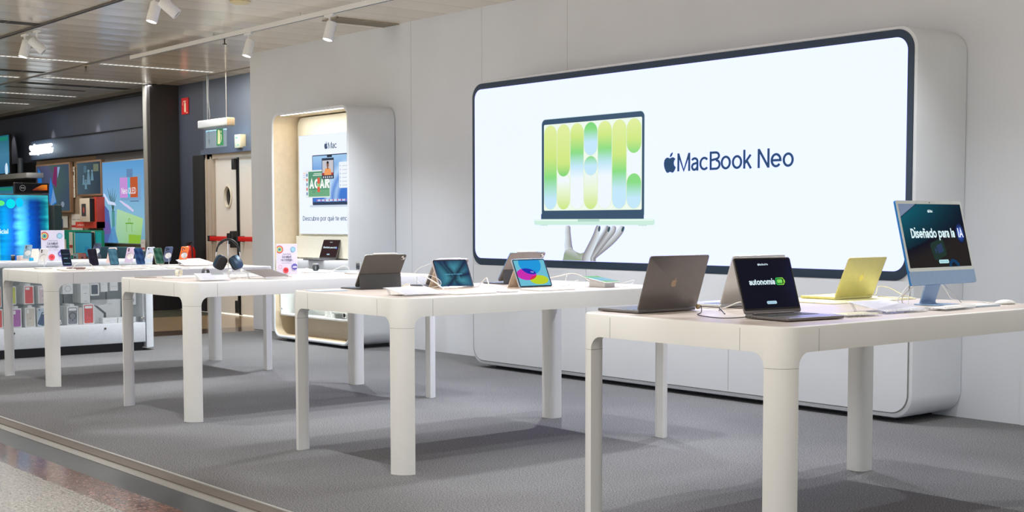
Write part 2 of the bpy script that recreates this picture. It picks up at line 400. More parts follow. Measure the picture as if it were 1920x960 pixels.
# ---- plain sans letterforms drawn as constant-width strokes (cap height 1)
def arc(cx, cy, rx, ry, a0, a1, n=14): return [(cx+rx*cos(radians(a0+(a1-a0)*k/n)), cy+ry*sin(radians(a0+(a1-a0)*k/n))) for k in range(n+1)]
def glyph(ch, s):
    h = s/2; X = .74; t = X-h; b = h; m_ = X/2; r = t-m_; rx = .235
    A = {}
    base = {'á': 'a', 'é': 'e', 'í': 'ı', 'ñ': 'n'}.get(ch, ch)
    def arch(x, rr): return arc(x+rr, t-rr*1.05, rr, rr*1.05, 180, 0)
    o = h+rx
    G = {
     'o': ([arc(o, m_, rx, r, 0, 360, 28)], 2*o), 'c': ([arc(o, m_, rx, r, 42, 318, 22)], 2*o-.03),
     'e': ([[(h+.01, m_)] + [(o+rx, m_)] + arc(o, m_, rx, r, 0, 322, 24)], 2*o), 
     'a': ([[(.45-h, b-h), (.45-h, t-.17)] + arc(.45-h-.17, t-.17, .17, .17, 0, 158, 10), [(.45-h, m_+.06), (.27, m_+.035)] + arc(.20, b+.155, .20-h, .165, 92, 270, 12) + [(.30, b+.02), (.45-h, b+.15)]], .45),
     'b': ([[(h, 0), (h, 1)], arc(h+rx, m_, rx, r, 0, 360, 28)], 2*o), 'd': ([[(2*o-h, 0), (2*o-h, 1)], arc(o, m_, rx, r, 0, 360, 28)], 2*o),
     'p': ([[(h, -.27), (h, X)], arc(h+rx, m_, rx, r, 0, 360, 28)], 2*o), 'q': ([[(2*o-h, -.27), (2*o-h, X)], arc(o, m_, rx, r, 0, 360, 28)], 2*o),
     'g': ([[(2*o-h, X), (2*o-h, -.05)] + arc(o, -.05, rx, .20-h, 0, -158, 12), arc(o, m_, rx, r, 0, 360, 28)], 2*o),
     'n': ([[(h, 0), (h, X)], [(h, t-.2)] + arch(h, .185) + [(h+.37, 0)]], .37+s), 'h': ([[(h, 0), (h, 1)], [(h, t-.2)] + arch(h, .185) + [(h+.37, 0)]], .37+s),
     'm': ([[(h, 0), (h, X)], arch(h, .165) + [(h+.33, 0)], arch(h+.33, .165) + [(h+.66, 0)]], .66+s),
     'u': ([[(h, X), (h, b+.19)] + arc(h+.185, b+.19, .185, .19, 180, 360), [(h+.37, X), (h+.37, 0)]], .37+s),
     'r': ([[(h, 0), (h, X)], arc(h+.20, t-.2, .20, .2, 180, 82, 8)], .30), 't': ([[(.14, .93), (.14, b+.12)] + arc(.26, b+.12, .12, .12, 180, 275, 8), [(0, X-h), (.30, X-h)]], .31),
     's': ([crom2([(.40, t-.12), (.34, t-.02), (.22, t+.0), (.09, t-.06), (.075, m_+.13), (.15, m_+.04), (.30, m_-.04), (.385, m_-.14), (.36, b+.06), (.22, b), (.09, b+.03), (.04, b+.14)])], .44),
     'i': ([[(h, 0), (h, X)], [(h, .93), (h, .93+s)]], s), 'ı': ([[(h, 0), (h, X)]], s), 'l': ([[(h, 0), (h, 1)]], s), 'v': ([[(h*.8, X), (.235, 0+h*.3), (.47-h*.8, X)]], .47), 'k': ([[(h, 0), (h, 1)], [(h, .25), (.42, X-h*.2)], [(.20, .42), (.44, 0)]], .46),
     '.': ([[(h, 0), (h, s)]], s), ' ': ([], .24),
     'M': ([[(h, 0), (h, 1)], [(h, 1-h*.3), (.40, h*.6), (.80-h, 1-h*.3)], [(.80-h, 0), (.80-h, 1)]], .80), 'N': ([[(h, 0), (h, 1)], [(h, 1-h*.4), (.66-h, h*.4)], [(.66-h, 0), (.66-h, 1)]], .66),
     'B': ([[(h, 0), (h, 1)], [(h, 1-h), (.36, 1-h)] + arc(.36, .76, .19, .24-h, 90, -90, 12) + [(h, .52)], [(.36, .52)] + arc(.37, .26+h*.5, .22, .26-h*.5, 90, -90, 12) + [(h, h)]], .60),
     'D': ([[(h, 0), (h, 1)], [(h, 1-h), (.26, 1-h)] + arc(.26, .5, .37-h*.4, .5-h, 90, -90, 18) + [(h, h)]], .66), 'I': ([[(h, 0), (h, 1)]], s), 'L': ([[(h, 1), (h, h), (.46, h)]], .48), 'P': ([[(h, 0), (h, 1)], [(h, 1-h), (.34, 1-h)] + arc(.34, .72, .21, .28-h, 90, -90, 12) + [(h, .44+h)]], .58),
     'R': ([[(h, 0), (h, 1)], [(h, 1-h), (.34, 1-h)] + arc(.34, .74, .21, .26-h, 90, -90, 12) + [(h, .48+h)], [(.33, .50), (.56, 0)]], .60), 'A': ([[(h*.8, 0), (.34, 1-h*.3), (.68-h*.8, 0)], [(.16, .33), (.52, .33)]], .68),
     'G': ([arc(.36, .5, .36-h, .5-h, 45, 345, 26) + [(.72-h, .46), (.40, .46)]], .74), 'S': ([crom2([(.54, .74), (.50, .88), (.30, 1-h), (.12, .90), (.08, .74), (.16, .60), (.32, .53), (.50, .44), (.56, .27), (.50, .12), (.30, h), (.10, .11), (.05, .27)])], .62),
     'U': ([[(h, 1), (h, .30)] + arc(.33, .30, .33-h, .30-h, 180, 360, 16) + [(.66-h, 1)]], .66), 'Q': ([arc(.37, .5, .37-h, .5-h, 0, 360, 30), [(.46, .22), (.70, 0)]], .76), 'E': ([[(.50, 1-h), (h, 1-h), (h, h), (.50, h)], [(h, .52), (.46, .52)]], .54), 'W': ([[(h, 1), (.26, h), (.46, 1-h), (.66, h), (.92-h, 1)]], .92)}
    if base not in G: return None
    st, adv = G[base]; st = [list(q) for q in st]
    if ch in 'áéí': c_ = {'á': .25, 'é': o, 'í': h}[ch]; st.append([(c_-.01, .83), (c_+.09, 1.02)])
    if ch == 'ñ': st.append([(h+.03, .86), (h+.11, .93), (h+.24, .87), (h+.33, .94)])
    return st, adv
def crom2(p): return [(q.x, q.y) for q in crom([(a, b, 0) for a, b in p], 5)]
def sans(f, txt, u, v, cap, col, wid=None, weight=.115, align='l'):
    gap = .055; L = []; x = 0
    for ch in txt:
        g = glyph(ch, weight)
        if g is None: return f.text(txt, u, v, cap, col, wid=wid, align=align, bold=cap*max(0, weight-.1)*.3)
        L.append((x, g)); x += g[1]+gap
    x -= gap; sx = wid/x if wid else cap*.95; ou = u-(x*sx/2 if align == 'c' else 0)
    for x0, (st, adv) in L:
        for k, s_ in enumerate(st):
            P = [Vector(p) for p in s_]; P = [p for i, p in enumerate(P) if i == 0 or (p-P[i-1]).length > 1e-4]
            closed = (P[0]-P[-1]).length < 1e-3
            if closed: P = P[:-1]
            n = len(P); Lf = []
            for i, p in enumerate(P):
                d1 = (p-P[i-1]) if (i or closed) else (P[1]-p); d2 = (P[(i+1) % n]-p) if (i < n-1 or closed) else d1
                d1 = d1.normalized(); d2 = d2.normalized(); nn = (Vector((-d1.y, d1.x))+Vector((-d2.y, d2.x)))
                nn = nn/max(.25, nn.length_squared)*2 if nn.length > 1e-6 else Vector((-d1.y, d1.x))
                if nn.length > 1.6: nn = nn.normalized()*1.6
                Lf.append((p+nn*weight/2, p-nn*weight/2))
            for i in range(n if closed else n-1):
                a, b = Lf[i], Lf[(i+1) % n]
                f.face([(ou+(x0+q.x)*sx, v+q.y*cap) for q in (a[0], a[1], b[1], b[0])], col)
            f.lv += .12
def ramp_at(r, t):
    for (a, ca), (b, cb) in zip(r, r[1:]):
        if t <= b:
            k = (t-a)/(b-a) if b > a else 0; k = max(0, min(1, k)); return tuple(ca[i]*(1-k)+cb[i]*k for i in range(3))
    return r[-1][1][:3]
def face_M(origin, right, upv):
    r = Vector(right).normalized(); u = Vector(upv).normalized(); n = r.cross(u)
    m_ = Matrix((r, u, n)).transposed().to_4x4(); m_.translation = Vector(origin); return m_
FX = lambda x, y, z: face_M((x, y, z), (0, 1, 0), (0, 0, 1))     # artwork that faces +X
FY = lambda x, y, z: face_M((x, y, z), (1, 0, 0), (0, 0, 1))     # artwork that faces -Y

# ================================================================== the room
WY = 7.783; CZ = 3.28
sbox('floor', CARPET, -14.15, 4, 2.955, WY, -.05, 0)
def quad_floor(name, m, x0, x1, y0, y1, z=-.012):
    bm = bmesh.new(); box(bm, x0, x1, y0, y1, z-.05, z); return struct(bm, name, m)
quad_floor('floor_aisle', TERRAZZO, -30, 4, .6, 2.41)
quad_floor('floor_aisle_granite_band', GRANITE, -30, 4, 2.41, 2.62)
quad_floor('floor_aisle_slate_band', SLATEF, -30, 4, 2.62, 2.80)
bm = bmesh.new()
for y0, y1, z0, z1, mi in ((2.94, 2.956, -.02, .004, 0), (2.862, 2.94, -.02, -.002, 1), (2.80, 2.862, -.02, -.008, 0)): box(bm, -14.15, 4, y0, y1, z0, z1, mi=mi)
for k in range(5): box(bm, -14.15, 4, 2.808+k*.011, 2.8095+k*.011, -.02, -.0075, mi=2)
struct(bm, 'trim_1', [ALU, BROWNM, BROWNM])
quad_floor('floor_corridor_dark_band', speckle_mat('dark_brown_granite', [(.35, (.045, .03, .024, 1)), (.65, (.15, .10, .08, 1))], 30, .15), -14.83, -14.15, 2.8, 8.75, -.004)
quad_floor('floor_corridor', TANTILE, -17.0, -14.83, 2.8, 8.75, -.004)
quad_floor('floor_corridor_dark_tile', speckle_mat('olive_dark_tile', [(.35, (.05, .05, .035, 1)), (.65, (.09, .09, .065, 1))], 10, .3), -30, -17.0, 2.8, 8.75, -.004)
sbox('ceiling', CEIL, -30, 4, 2.2, 9.2, CZ, CZ+.1)
sbox('ceiling_aisle', mat('plaster_ceiling', (.55, .53, .50, 1), .8), -30, 4, -4, 2.2, CZ, CZ+.1)
sbox('wall_back', WALLW, -14.43, 4, WY, WY+.14, 0, CZ)
sbox('wall_left', WALLD, -30, -18.4, 8.75, 8.95, 0, CZ)
# wall with the fire doors: pieces around the opening
bm = bmesh.new(); box(bm, -18.4, -17.62, 8.75, 8.95, 0, CZ, mi=0); box(bm, -17.62, -14.2, 8.75, 8.95, 2.235, CZ, mi=1); box(bm, -17.62, -17.57, 8.75, 8.95, 0, 2.235)
struct(bm, 'wall_doorway', [WALLD, WALLB])
bm = bmesh.new(); box(bm, -17.95, -17.60, 8.738, 8.75, 0, 2.235); box(bm, -17.62, -14.2, 8.70, 8.75, 2.235, 2.30, mi=1); struct(bm, 'trim_2', [FIN, WALLB])
bm = bmesh.new(); box(bm, -18.6, -18.4, 8.30, 8.75, 0, CZ); struct(bm, 'wall_pier', FIN)
sbox('trim_3', ALU, -18.61, -18.50, 8.285, 8.30, 0, CZ)
sbox('wall_far', WALLD, -30.1, -30, -4, 9, 0, CZ)
# metal corner edge on the left end of the white wall, shallow pilasters right of the display
bm = bmesh.new(); box(bm, -4.45, -4.30, WY-.012, WY, 0, CZ-.8); struct(bm, 'trim_4', WALLW)
bm = bmesh.new(); 
for x in (-11.1, -9.95, -8.75, -2.9): box(bm, x, x+.003, WY-.0015, WY, 0, CZ)
struct(bm, 'trim_5', mat('panel_joint', (.5, .5, .5, 1), .8))
# ceiling joint strips and the dark gap above the left wall
bm = bmesh.new()
box(bm, -30, -15.3, 6.64, 6.70, CZ-.006, CZ); box(bm, -30, -14.43, 8.42, 8.46, CZ-.008, CZ)
struct(bm, 'trim_6', mat('ceiling_runner', hexc(150, 142, 128), .4, .3))
bm = bmesh.new(); box(bm, -30, -18.6, 8.70, 8.75, CZ-.05, CZ+.001); struct(bm, 'trim_7', BLACK)

# ceiling light strips (recessed channels with louvred lamps)
def light_strip(x, y0, y1, lab):
    t = tag(empty('ceiling_light_strip', (x, (y0+y1)/2, CZ)), lab, 'ceiling light', 'recessed light strips in the metal ceiling'); L = y1-y0
    bm = bmesh.new()
    for s in (-1, 1): box(bm, s*.055-.005, s*.055+.005, -L/2, L/2, -.006, .0)
    for s in (-1, 1): box(bm, -.06, .06, s*L/2-.005, s*L/2+.005, -.006, .0)
    finish(bm, 'frame', ALU, t, 0)
    bm = bmesh.new(); box(bm, -.05, .05, -L/2+.005, L/2-.005, -.0025, -.0005); finish(bm, 'diffuser', STRIPE, t, 0)
    bm = bmesh.new(); n = int(L/.07)
    for k in range(n): box(bm, -.05, .05, -L/2+.03+k*.07, -L/2+.034+k*.07, -.008, -.0025)
    finish(bm, 'louvre', ALU, t, 0)
    l = lamp('ceiling_strip_light', 'AREA', (x, (y0+y1)/2, CZ-.02), 14*L, (1, .97, .92), (x, (y0+y1)/2, 0), shape='RECTANGLE', size=.1, size_y=L)
light_strip(-16.42, 5.2, 6.6, 'bright ceiling light strip left of the small ceiling sprinkler by the long seam')
light_strip(-16.46, 6.77, 8.33, 'longest bright ceiling light strip, nearest the white wall end')
light_strip(-18.70, 5.3, 6.54, 'short bright ceiling strip cut by the left edge, second from the front')
light_strip(-18.43, 6.77, 8.33, 'bright ceiling light strip ending over the pale edge of the dark pier')
light_strip(-21.02, 6.4, 8.24, 'ceiling light strip third from the front, above the illuminated wall lettering')
light_strip(-22.81, 6.6, 8.13, 'faint farthest ceiling light strip at the left edge')
def slot(x, y0, y1, w_, lab):
    bm = bmesh.new(); box(bm, x-w_/2, x+w_/2, y0, y1, CZ-.004, CZ+.002)
    for k in range(3): box(bm, x-w_/2, x+w_/2, y0+(y1-y0)*k/3, y0+(y1-y0)*k/3+.006, CZ-.006, CZ, mi=1)
    tag(finish(bm, 'ceiling_slot_panel', [mat('slot_dark', (.06, .055, .05, 1), .6), ALU], smooth=0), lab, 'ceiling slot', 'dark slots in the metal ceiling')
slot(-13.64, 4.0, 4.98, .17, 'grey ceiling slot at the upper left ending at the dark track')
slot(-17.92, 5.7, 6.6, .16, 'dark brown ceiling slot between two bright strips at the left edge')
slot(-19.36, 6.75, 8.4, .22, 'longest dark ceiling slot running toward the dark pier')
slot(-20.05, 6.8, 8.0, .10, 'thin dark ceiling slot just behind the longest one')
slot(-21.9, 6.8, 8.3, .10, 'farthest thin dark ceiling slot between the two back light strips')
def sprinkler(x, y, lab):
    t = tag(empty('ceiling_sprinkler', (x, y, CZ)), lab, 'sprinkler', 'ceiling sprinklers')
    bm = bmesh.new(); lathe(bm, [(.05, 0), (.05, -.008), (.02, -.014)]); finish(bm, 'rosette', mat('cream_rosette', hexc(205, 195, 160), .5), t)
    bm = bmesh.new(); lathe(bm, [(.014, -.012), (.014, -.03), (.007, -.04), (.007, -.075), (.022, -.08), (.022, -.086)]); finish(bm, 'head', mat('bronze_head', (.06, .05, .04, 1), .4, .6), t)
sprinkler(-16.74, 6.70, 'small dark ceiling sprinkler between the two front light strips')
sprinkler(-13.24, 6.84, 'small dark ceiling sprinkler beside the white track')
bm = bmesh.new(); lathe(bm, [(.09, 0), (.095, -.012), (.06, -.028), (0.001, -.03)]); o = finish(bm, 'smoke_detector', mat('ivory_plastic', hexc(225, 210, 165), .5)); o.location = (-11.05, 5.87, CZ)
tag(o, 'round cream smoke detector cut by the top edge of the photo', 'smoke detector')
t = tag(empty('ceiling_vent', (-11.44, 7.42, CZ)), 'long slatted air vent in the ceiling against the white wall', 'vent')
bm = bmesh.new(); box(bm, -.13, .13, -.36, .36, -.004, 0); finish(bm, 'backing', mat('vent_dark', (.07, .07, .06, 1), .6), t, 0)
bm = bmesh.new()
for k in range(6): box(bm, -.125+k*.047, -.105+k*.047, -.36, .36, -.012, -.004)
box(bm, -.14, -.13, -.37, .37, -.012, 0); box(bm, .13, .14, -.37, .37, -.012, 0); box(bm, -.14, .14, -.37, -.36, -.012, 0)
finish(bm, 'slats', mat('vent_metal', hexc(170, 160, 140), .4, .4), t, 0)

# tracks and spots
def track(x0, x1, y, m, lab, drop=.0, hw=.022, th=.046):
    t = tag(empty('lighting_track', ((x0+x1)/2, y, CZ)), lab, 'lighting track'); L = (x1-x0)/2
    bm = bmesh.new(); box(bm, -L, L, -hw, hw, -.004-th-drop, -.004-drop, bev=.003); finish(bm, 'rail', m, t, 0)
    bm = bmesh.new(); box(bm, -L+.01, L-.01, -.006, .006, -.0055-th-drop, -.004-th-drop); finish(bm, 'groove', BLACK, t, 0)
    for k in range(int(2*L/1.8)+1): bm = bmesh.new(); lathe(bm, [(.006, 0), (.006, -.006-drop)], 8, (-L+.3+k*1.8, 0, 0)); finish(bm, 'hanger', ALU, t)
track(-15.2, 3.0, 6.64, WHITE2, 'white lighting track running parallel to the white wall', .03)
track(-30, 3.0, 4.98, mat('dark_rail', (.10, .09, .085, 1), .5), 'slim dark lighting track across the upper left ceiling', hw=.019, th=.014)
def spot(x, y, aim, lab, on=True, power=70, col=(.98, .99, 1), angle=62, drop=.05, group='white track spotlights', blend=.35):
    z0 = CZ-drop
    t = tag(empty('track_spotlight', (x, y, z0)), lab, 'spotlight', group)
    bm = bmesh.new(); box(bm, -.07, .07, -.018, .018, -.022, .0, bev=.003); finish(bm, 'adapter', WHITE2, t, 0)
    bm = bmesh.new(); lathe(bm, [(.011, -.02), (.011, -.12)], 12); finish(bm, 'stem', WHITE2, t)
    d = (Vector(aim)-Vector((x, y, z0-.16))).normalized(); q = d.to_track_quat('-Z', 'Y').to_matrix().to_4x4(); q.translation = Vector((0, 0, -.15))
    bm = bmesh.new(); lathe(bm, [(.001, .085), (.043, .085), (.048, .08), (.048, -.085), (.044, -.09), (.041, -.085), (.041, -.070), (.001, -.07)], 28, M=q)
    finish(bm, 'housing', WHITE2, t)
    bm = bmesh.new(); lathe(bm, [(.001, -.0715), (.0405, -.0715), (.0405, -.080), (.001, -.082)], 28, M=q); finish(bm, 'lens', LAMPE if on else DKGLASS, t)
    if on:
        l = lamp('spotlight_beam', 'SPOT', Vector((x, y, z0-.15))+d*.095, power, col, None, spot_size=radians(angle), spot_blend=blend, shadow_soft_size=.025)
        l.rotation_euler = d.to_track_quat('-Z', 'Y').to_euler()
    return t
SP = 118
spot(-12.33, 6.64, (-12.4, 5.75, 0), 'lit white spotlight on the white track, nearer to the left track end', drop=.08, power=290, angle=130, col=(.93, .965, 1), blend=1.0)
spot(-10.77, 6.64, (-10.85, 5.75, 0), 'lit white spotlight on the white track beside the slatted air vent', drop=.08, power=290, angle=130, col=(.93, .965, 1), blend=1.0)
for x, pw in ((-7.5, 260), (-5.9, 150), (-4.3, 120), (-2.7, 70)): spot(x, 6.64, (x-.1, 5.9, 0), 'white track spotlight above the front of the photo, out of view', drop=.08, power=pw, angle=130, col=(.93, .965, 1), blend=1.0, group='white track spotlights out of view')
spot(-14.05, 4.98, (-14.1, 4.1, 0), 'lit white spotlight at the upper left beside an unlit tilted one', power=SP)
spot(-13.70, 4.98, (-13.1, 6.1, 1.9), 'unlit tilted white spotlight at the upper left beside a lit one', on=False)
spot(-10.92, 4.98, (-11.0, 4.1, 0), 'lit white spotlight cut by the top edge, under the dark track', power=SP)
spot(-10.62, 4.98, (-9.9, 6.1, 1.9), 'unlit tilted white spotlight cut by the top edge', on=False)
for x in (-8.0, -6.0, -4.0): spot(x, 4.98, (x-.1, 4.9, 0), 'white track spotlight above the tables, out of view', power=SP, group='white track spotlights out of view')
track(-14, 3.0, 3.32, WHITE2, 'lighting track above the front edge of the carpet, out of view')
for x in (-12.7, -10.7, -8.7, -6.7, -4.7): spot(x, 3.38, (x-.2, 4.2, 0), 'white track spotlight above the carpet edge, out of view', power=SP*.9, group='white track spotlights out of view')
# wall washers aimed at the shop wall, seen as soft pools of light
for x in (-21.4, -23.4, -25.4): lamp('wall_washer_light', 'SPOT', (x, 8.52, 3.22), 34, (1, .86, .72), (x, 8.75, 2.55), spot_size=radians(32), spot_blend=.5, shadow_soft_size=.03)

# ================================================================== tables
TT = .9
def display_table(X0, X1, Y0, Y1, lab):
    cx, cy = (X0+X1)/2, (Y0+Y1)/2; hx, hy = (X1-X0)/2, (Y1-Y0)/2
    t = tag(empty('display_table', (cx, cy, 0)), lab, 'table', 'white display tables in a row on the grey carpet')
    R, T, WL, ZB, ZS, FR = .09, .045, .09, .803, .747, .055
    # perimeter stations: outer point, inner point, distance from the nearest leg edge
    st = []
    def corner(sx, sy, a0):
        c = (sx*(hx-R), sy*(hy-R)); n = 10
        for i in range(n+1):
            a = radians(a0+90*i/n); st.append(((c[0]+R*cos(a), c[1]+R*sin(a)), (c[0]+T*cos(a), c[1]+T*sin(a)), 0))
    def side(p, q, L):
        ds = [FR*(1-cos(radians(90*k/8))) for k in range(1, 9)]
        ds = ds + [L-d for d in reversed(ds)]
        for d in ds:
            k = d/L; o = (p[0][0]+(q[0][0]-p[0][0])*k, p[0][1]+(q[0][1]-p[0][1])*k); i_ = (p[1][0]+(q[1][0]-p[1][0])*k, p[1][1]+(q[1][1]-p[1][1])*k)
            st.append((o, i_, min(d, L-d)))
    cs = ((1, 1, 0), (-1, 1, 90), (-1, -1, 180), (1, -1, 270))
    for k, (sx, sy, a0) in enumerate(cs):
        corner(sx, sy, a0); p = st[-1]
        nsx, nsy, na = cs[(k+1) % 4]; c = (nsx*(hx-R), nsy*(hy-R)); a = radians(na)
        q = ((c[0]+R*cos(a), c[1]+R*sin(a)), (c[0]+T*cos(a), c[1]+T*sin(a)))
        L = math.dist(p[0], q[0]); side(p, q, L)
    def zb(d): return ZS if d <= 1e-6 else (ZB if d >= FR else ZB-FR+sqrt(max(0, FR*FR-(FR-d)**2)))
    n = len(st); bm = bmesh.new()
    def ins(o, i, d):
        v = Vector((i[0]-o[0], i[1]-o[1])).normalized()*d; return (o[0]+v.x, o[1]+v.y)
    rings = []
    for zfun, pick in ((lambda d: zb(d), 'i'), (lambda d: zb(d), 'o'), (lambda d: TT-.010, 'o'), (lambda d: TT-.003, 'o3'), (lambda d: TT, 'o10'), (lambda d: TT, 'i2'), (lambda d: TT-.004, 'i2b')):
        ring = []
        for o_, i_, d in st:
            p = {'i': i_, 'o': o_, 'o3': ins(o_, i_, .003), 'o10': ins(o_, i_, .010), 'i2': ins(o_, i_, .016), 'i2b': ins(o_, i_, .0165)}[pick]
            ring.append((p[0], p[1], zfun(d) if callable(zfun) else zfun))
        rings.append(ring)
    rings.append([(r[0], r[1], TT-.006) for r in rings[0]]); rings.append(rings[0])
    loft(bm, rings, cap0=False, cap1=False)
    bmesh.ops.remove_doubles(bm, verts=bm.verts, dist=1e-5)
    # leg section (lens shaped: round outside, gently bowed inside)
    def lens(sx, sy):
        pts = []
        for i in range(11):
            a = radians(90*i/10); pts.append((hx-R+R*cos(a), hy-R+R*sin(a)))
        A = (hx-WL, hy-T); B = (hx-T, hy-WL); pts.append(A)
        for i in range(1, 8):
            k = i/8; q = (A[0]+(B[0]-A[0])*k, A[1]+(B[1]-A[1])*k); b = .014*sin(pi*k); pts.append((q[0]-b*.707, q[1]-b*.707))
        pts.append(B)
        pts = [(p[0]*sx, p[1]*sy) for p in pts]
        return pts if sx*sy > 0 else pts[::-1]
    for sx in (1, -1):
        for sy in (1, -1): slab(bm, [(p[0]*.9995, p[1]*.9997) for p in lens(sx, sy)], ZS, TT-.02)
    # joints where the corner pieces meet the rails
    for s in (-1, 1):
        for u in (-1, 1):
            box(bm, s*(hx-.205)-.0008, s*(hx-.205)+.0008, u*(hy+.0002)-.0003, u*(hy+.0002)+.0003, ZB, TT-.012, mi=1)
            box(bm, u*(hx+.0002)-.0003, u*(hx+.0002)+.0003, s*(hy-.205)-.0008, s*(hy-.205)+.0008, ZB, TT-.012, mi=1)
    finish(bm, 'frame', [WHITE, SEAM], t, 35)
    bm = bmesh.new(); slab(bm, rrect(-hx+.016, hx-.016, -hy+.016, hy-.016, R-.016, 8), TT-.03, TT-.0008); finish(bm, 'tabletop', TOPW, t, 35)
    for sx, sy in ((1, 1), (1, -1), (-1, -1), (-1, 1)):
        bm = bmesh.new(); slab(bm, lens(sx, sy), 0, ZS-.0015); slab(bm, [(p[0]-sx*.001, p[1]-sy*.001) for p in lens(sx, sy)], ZS-.0015, ZS, mi=1); finish(bm, 'leg', [WHITE, SEAM], t, 35)
    return t
display_table(-4.21, -3.10, 3.80, 5.77, 'nearest white display table at the right, carrying the open laptops and desktop computer')
display_table(-6.63, -5.53, 3.80, 5.77, 'second nearest white display table, carrying propped tablets')
display_table(-8.99, -7.88, 3.79, 5.77, 'third white display table, carrying the headphones and watches')
display_table(-11.40, -10.30, 3.78, 5.77, 'farthest white display table at the left, carrying the rows of phones')

# ================================================================== large wall display
def wall_display():
    X0, X1, Z0, Z1, YF = -9.405, -4.875, .03, 2.505, 7.235
    t = tag(empty('wall_display', ((X0+X1)/2, WY, 0)), 'very large wall display whose bright white screen shows a laptop held by a hand', 'display screen')
    t_inv = Matrix.Translation(-t.location)
    bm = bmesh.new(); R = .145
    def ring(ins, y): return [Vector((p[0], y, p[1])) for p in rrect(X0+ins, X1-ins, Z0+ins, Z1-ins, R-ins*.6, 12)]
    loft(bm, [ring(.022, YF), ring(.006, YF+.006), ring(0, YF+.024), ring(0, WY-.006)], cap0=False, cap1=True)
    loft(bm, [ring(.022, YF), ring(.024, YF+.004)], cap0=False, cap1=True)
    bm.transform(t_inv); finish(bm, 'housing', BOXWHITE, t, 40)
    # lower front panels with a dark shadow gap
    def lower(ins, y0, y1, m, nm):
        bm = bmesh.new(); pts = [p for p in rrect(X0+ins, X1-ins, Z0+ins, .90, R-ins*.6, 12) if p[1] < .5] 
        pts = [(X1-ins, .905)] + [(X0+ins, .905)] + pts
        slab(bm, pts, y0, y1, axis='y'); bm.transform(t_inv); return finish(bm, nm, m, t, 40)
    lower(.030, YF-.001, YF+.002, SEAM, 'shadow_gap'); lower(.036, YF-.004, YF+.001, BOXWHITE, 'lower_panel')
    for x in (-7.90, -6.395): bm = bmesh.new(); box(bm, x-.0015, x+.0015, YF-.0045, YF-.0038, .075, .905); bm.transform(t_inv); finish(bm, 'panel_joint', SEAM, t, 0)
    bm = bmesh.new()
    bz = rrect(X0+.026, X1-.026, .905, Z1-.026, .125, 12)
    slab(bm, bz, YF-.006, YF+.004, bev=.002, axis='y'); bm.transform(t_inv); finish(bm, 'bezel', SLATE, t, 40)
    # recessed dark plinth that carries the housing
    bm = bmesh.new(); box(bm, X0+.2, X1-.2, YF+.12, WY-.02, 0, Z0+.01); bm.transform(t_inv); finish(bm, 'plinth', BLACK, t, 0)
    # screen picture, in metres of X and Z
    W_ = (.88, .96, 2.3); ink = hexc(42, 74, 110)[:3]
    f = Flat(.0002)
    f.face(rrect(X0+.062, X1-.068, .965, Z1-.075, .085, 10), W_); f.up()
    # laptop
    lid = hexc(58, 84, 108)[:3]; f.face(rrect(-8.443, -7.243, 1.30, 2.122, .045, 6), hexc(214, 235, 222)[:3]); f.up()
    f.face(rrect(-8.439, -7.247, 1.30, 2.117, .043, 6), lid); f.up()
    a, b, c, d = -8.412, -7.272, 1.372, 2.075
    pale = hexc(238, 250, 236)[:3]; f.rect(a, b, c, d, pale, .012); f.up()
    yg = hexc(226, 240, 160)[:3]; yg2 = hexc(206, 232, 130)[:3]; gr = hexc(136, 220, 130)[:3]; gr2 = hexc(120, 212, 120)[:3]; lb = hexc(196, 232, 250)[:3]; wb = hexc(240, 248, 255)[:3]; pg = hexc(232, 246, 210)[:3]
    n = 7; cw = (b-a)/n
    cols = {0: [(0, 1, [(0, lb), (.12, lb), (.38, gr), (.62, yg2), (1, yg)])],
            1: [(0, .43, [(0, yg2), (.5, pg), (.8, wb), (1, pale)]), (.39, 1, [(0, gr2), (.25, yg2), (1, yg)])],
            2: [(0, 1, [(0, wb), (.35, wb), (.5, lb), (.66, gr), (.85, yg2), (1, yg)])],
            3: [(0, .45, [(0, yg2), (.5, pg), (1, wb)]), (.39, .61, [(0, lb), (.5, lb), (1, gr)]), (.62, 1, [(0, lb), (.4, lb), (.8, gr), (1, gr2)])],
            4: [(0, 1, [(0, wb), (.38, wb), (.52, lb), (.68, gr), (.85, yg2), (1, yg)])],
            5: [(0, 1, [(0, lb), (.22, lb), (.42, gr), (.62, yg2), (1, yg)])],
            6: [(.32, .72, [(0, wb), (1, wb)]), (0, .39, [(0, lb), (.3, lb), (.75, gr), (1, gr)]), (.62, 1, [(0, gr), (.4, yg2), (1, yg)])]}
    for k, lst in cols.items():
        for t0, t1, rp in lst:
            f.up(); hgt = d-c-.02; u0 = a+k*cw+.004; u1 = a+(k+1)*cw-.004
            f.capsule(u0-.0025, u1+.0025, c+.01+hgt*t0-.0025, c+.01+hgt*t1+.0025, [(0, hexc(216, 238, 190)[:3]), (1, hexc(206, 232, 180)[:3])]); f.up()
            f.capsule(u0, u1, c+.01+hgt*t0, c+.01+hgt*t1, rp)
    f.up(); f.rect(-8.442, -7.244, 1.305, 1.345, lid); f.up()
    f.rect(-8.442, -7.244, 1.300, 1.306, hexc(90, 120, 130)[:3]); f.up()
    f.face(rrect(-8.530, -7.128, 1.255, 1.302, .018, 4), hexc(206, 238, 222)[:3]); f.up()
    f.rect(-8.515, -7.143, 1.288, 1.300, hexc(232, 250, 240)[:3]); f.up()
    f.face(rrect(-7.99, -7.735, 1.282, 1.300, .006, 4), hexc(176, 214, 200)[:3]); f.up()
    f.rect(-8.45, -8.36, 1.249, 1.256, hexc(196, 226, 214)[:3]); f.rect(-7.30, -7.21, 1.249, 1.256, hexc(196, 226, 214)[:3]); f.up()
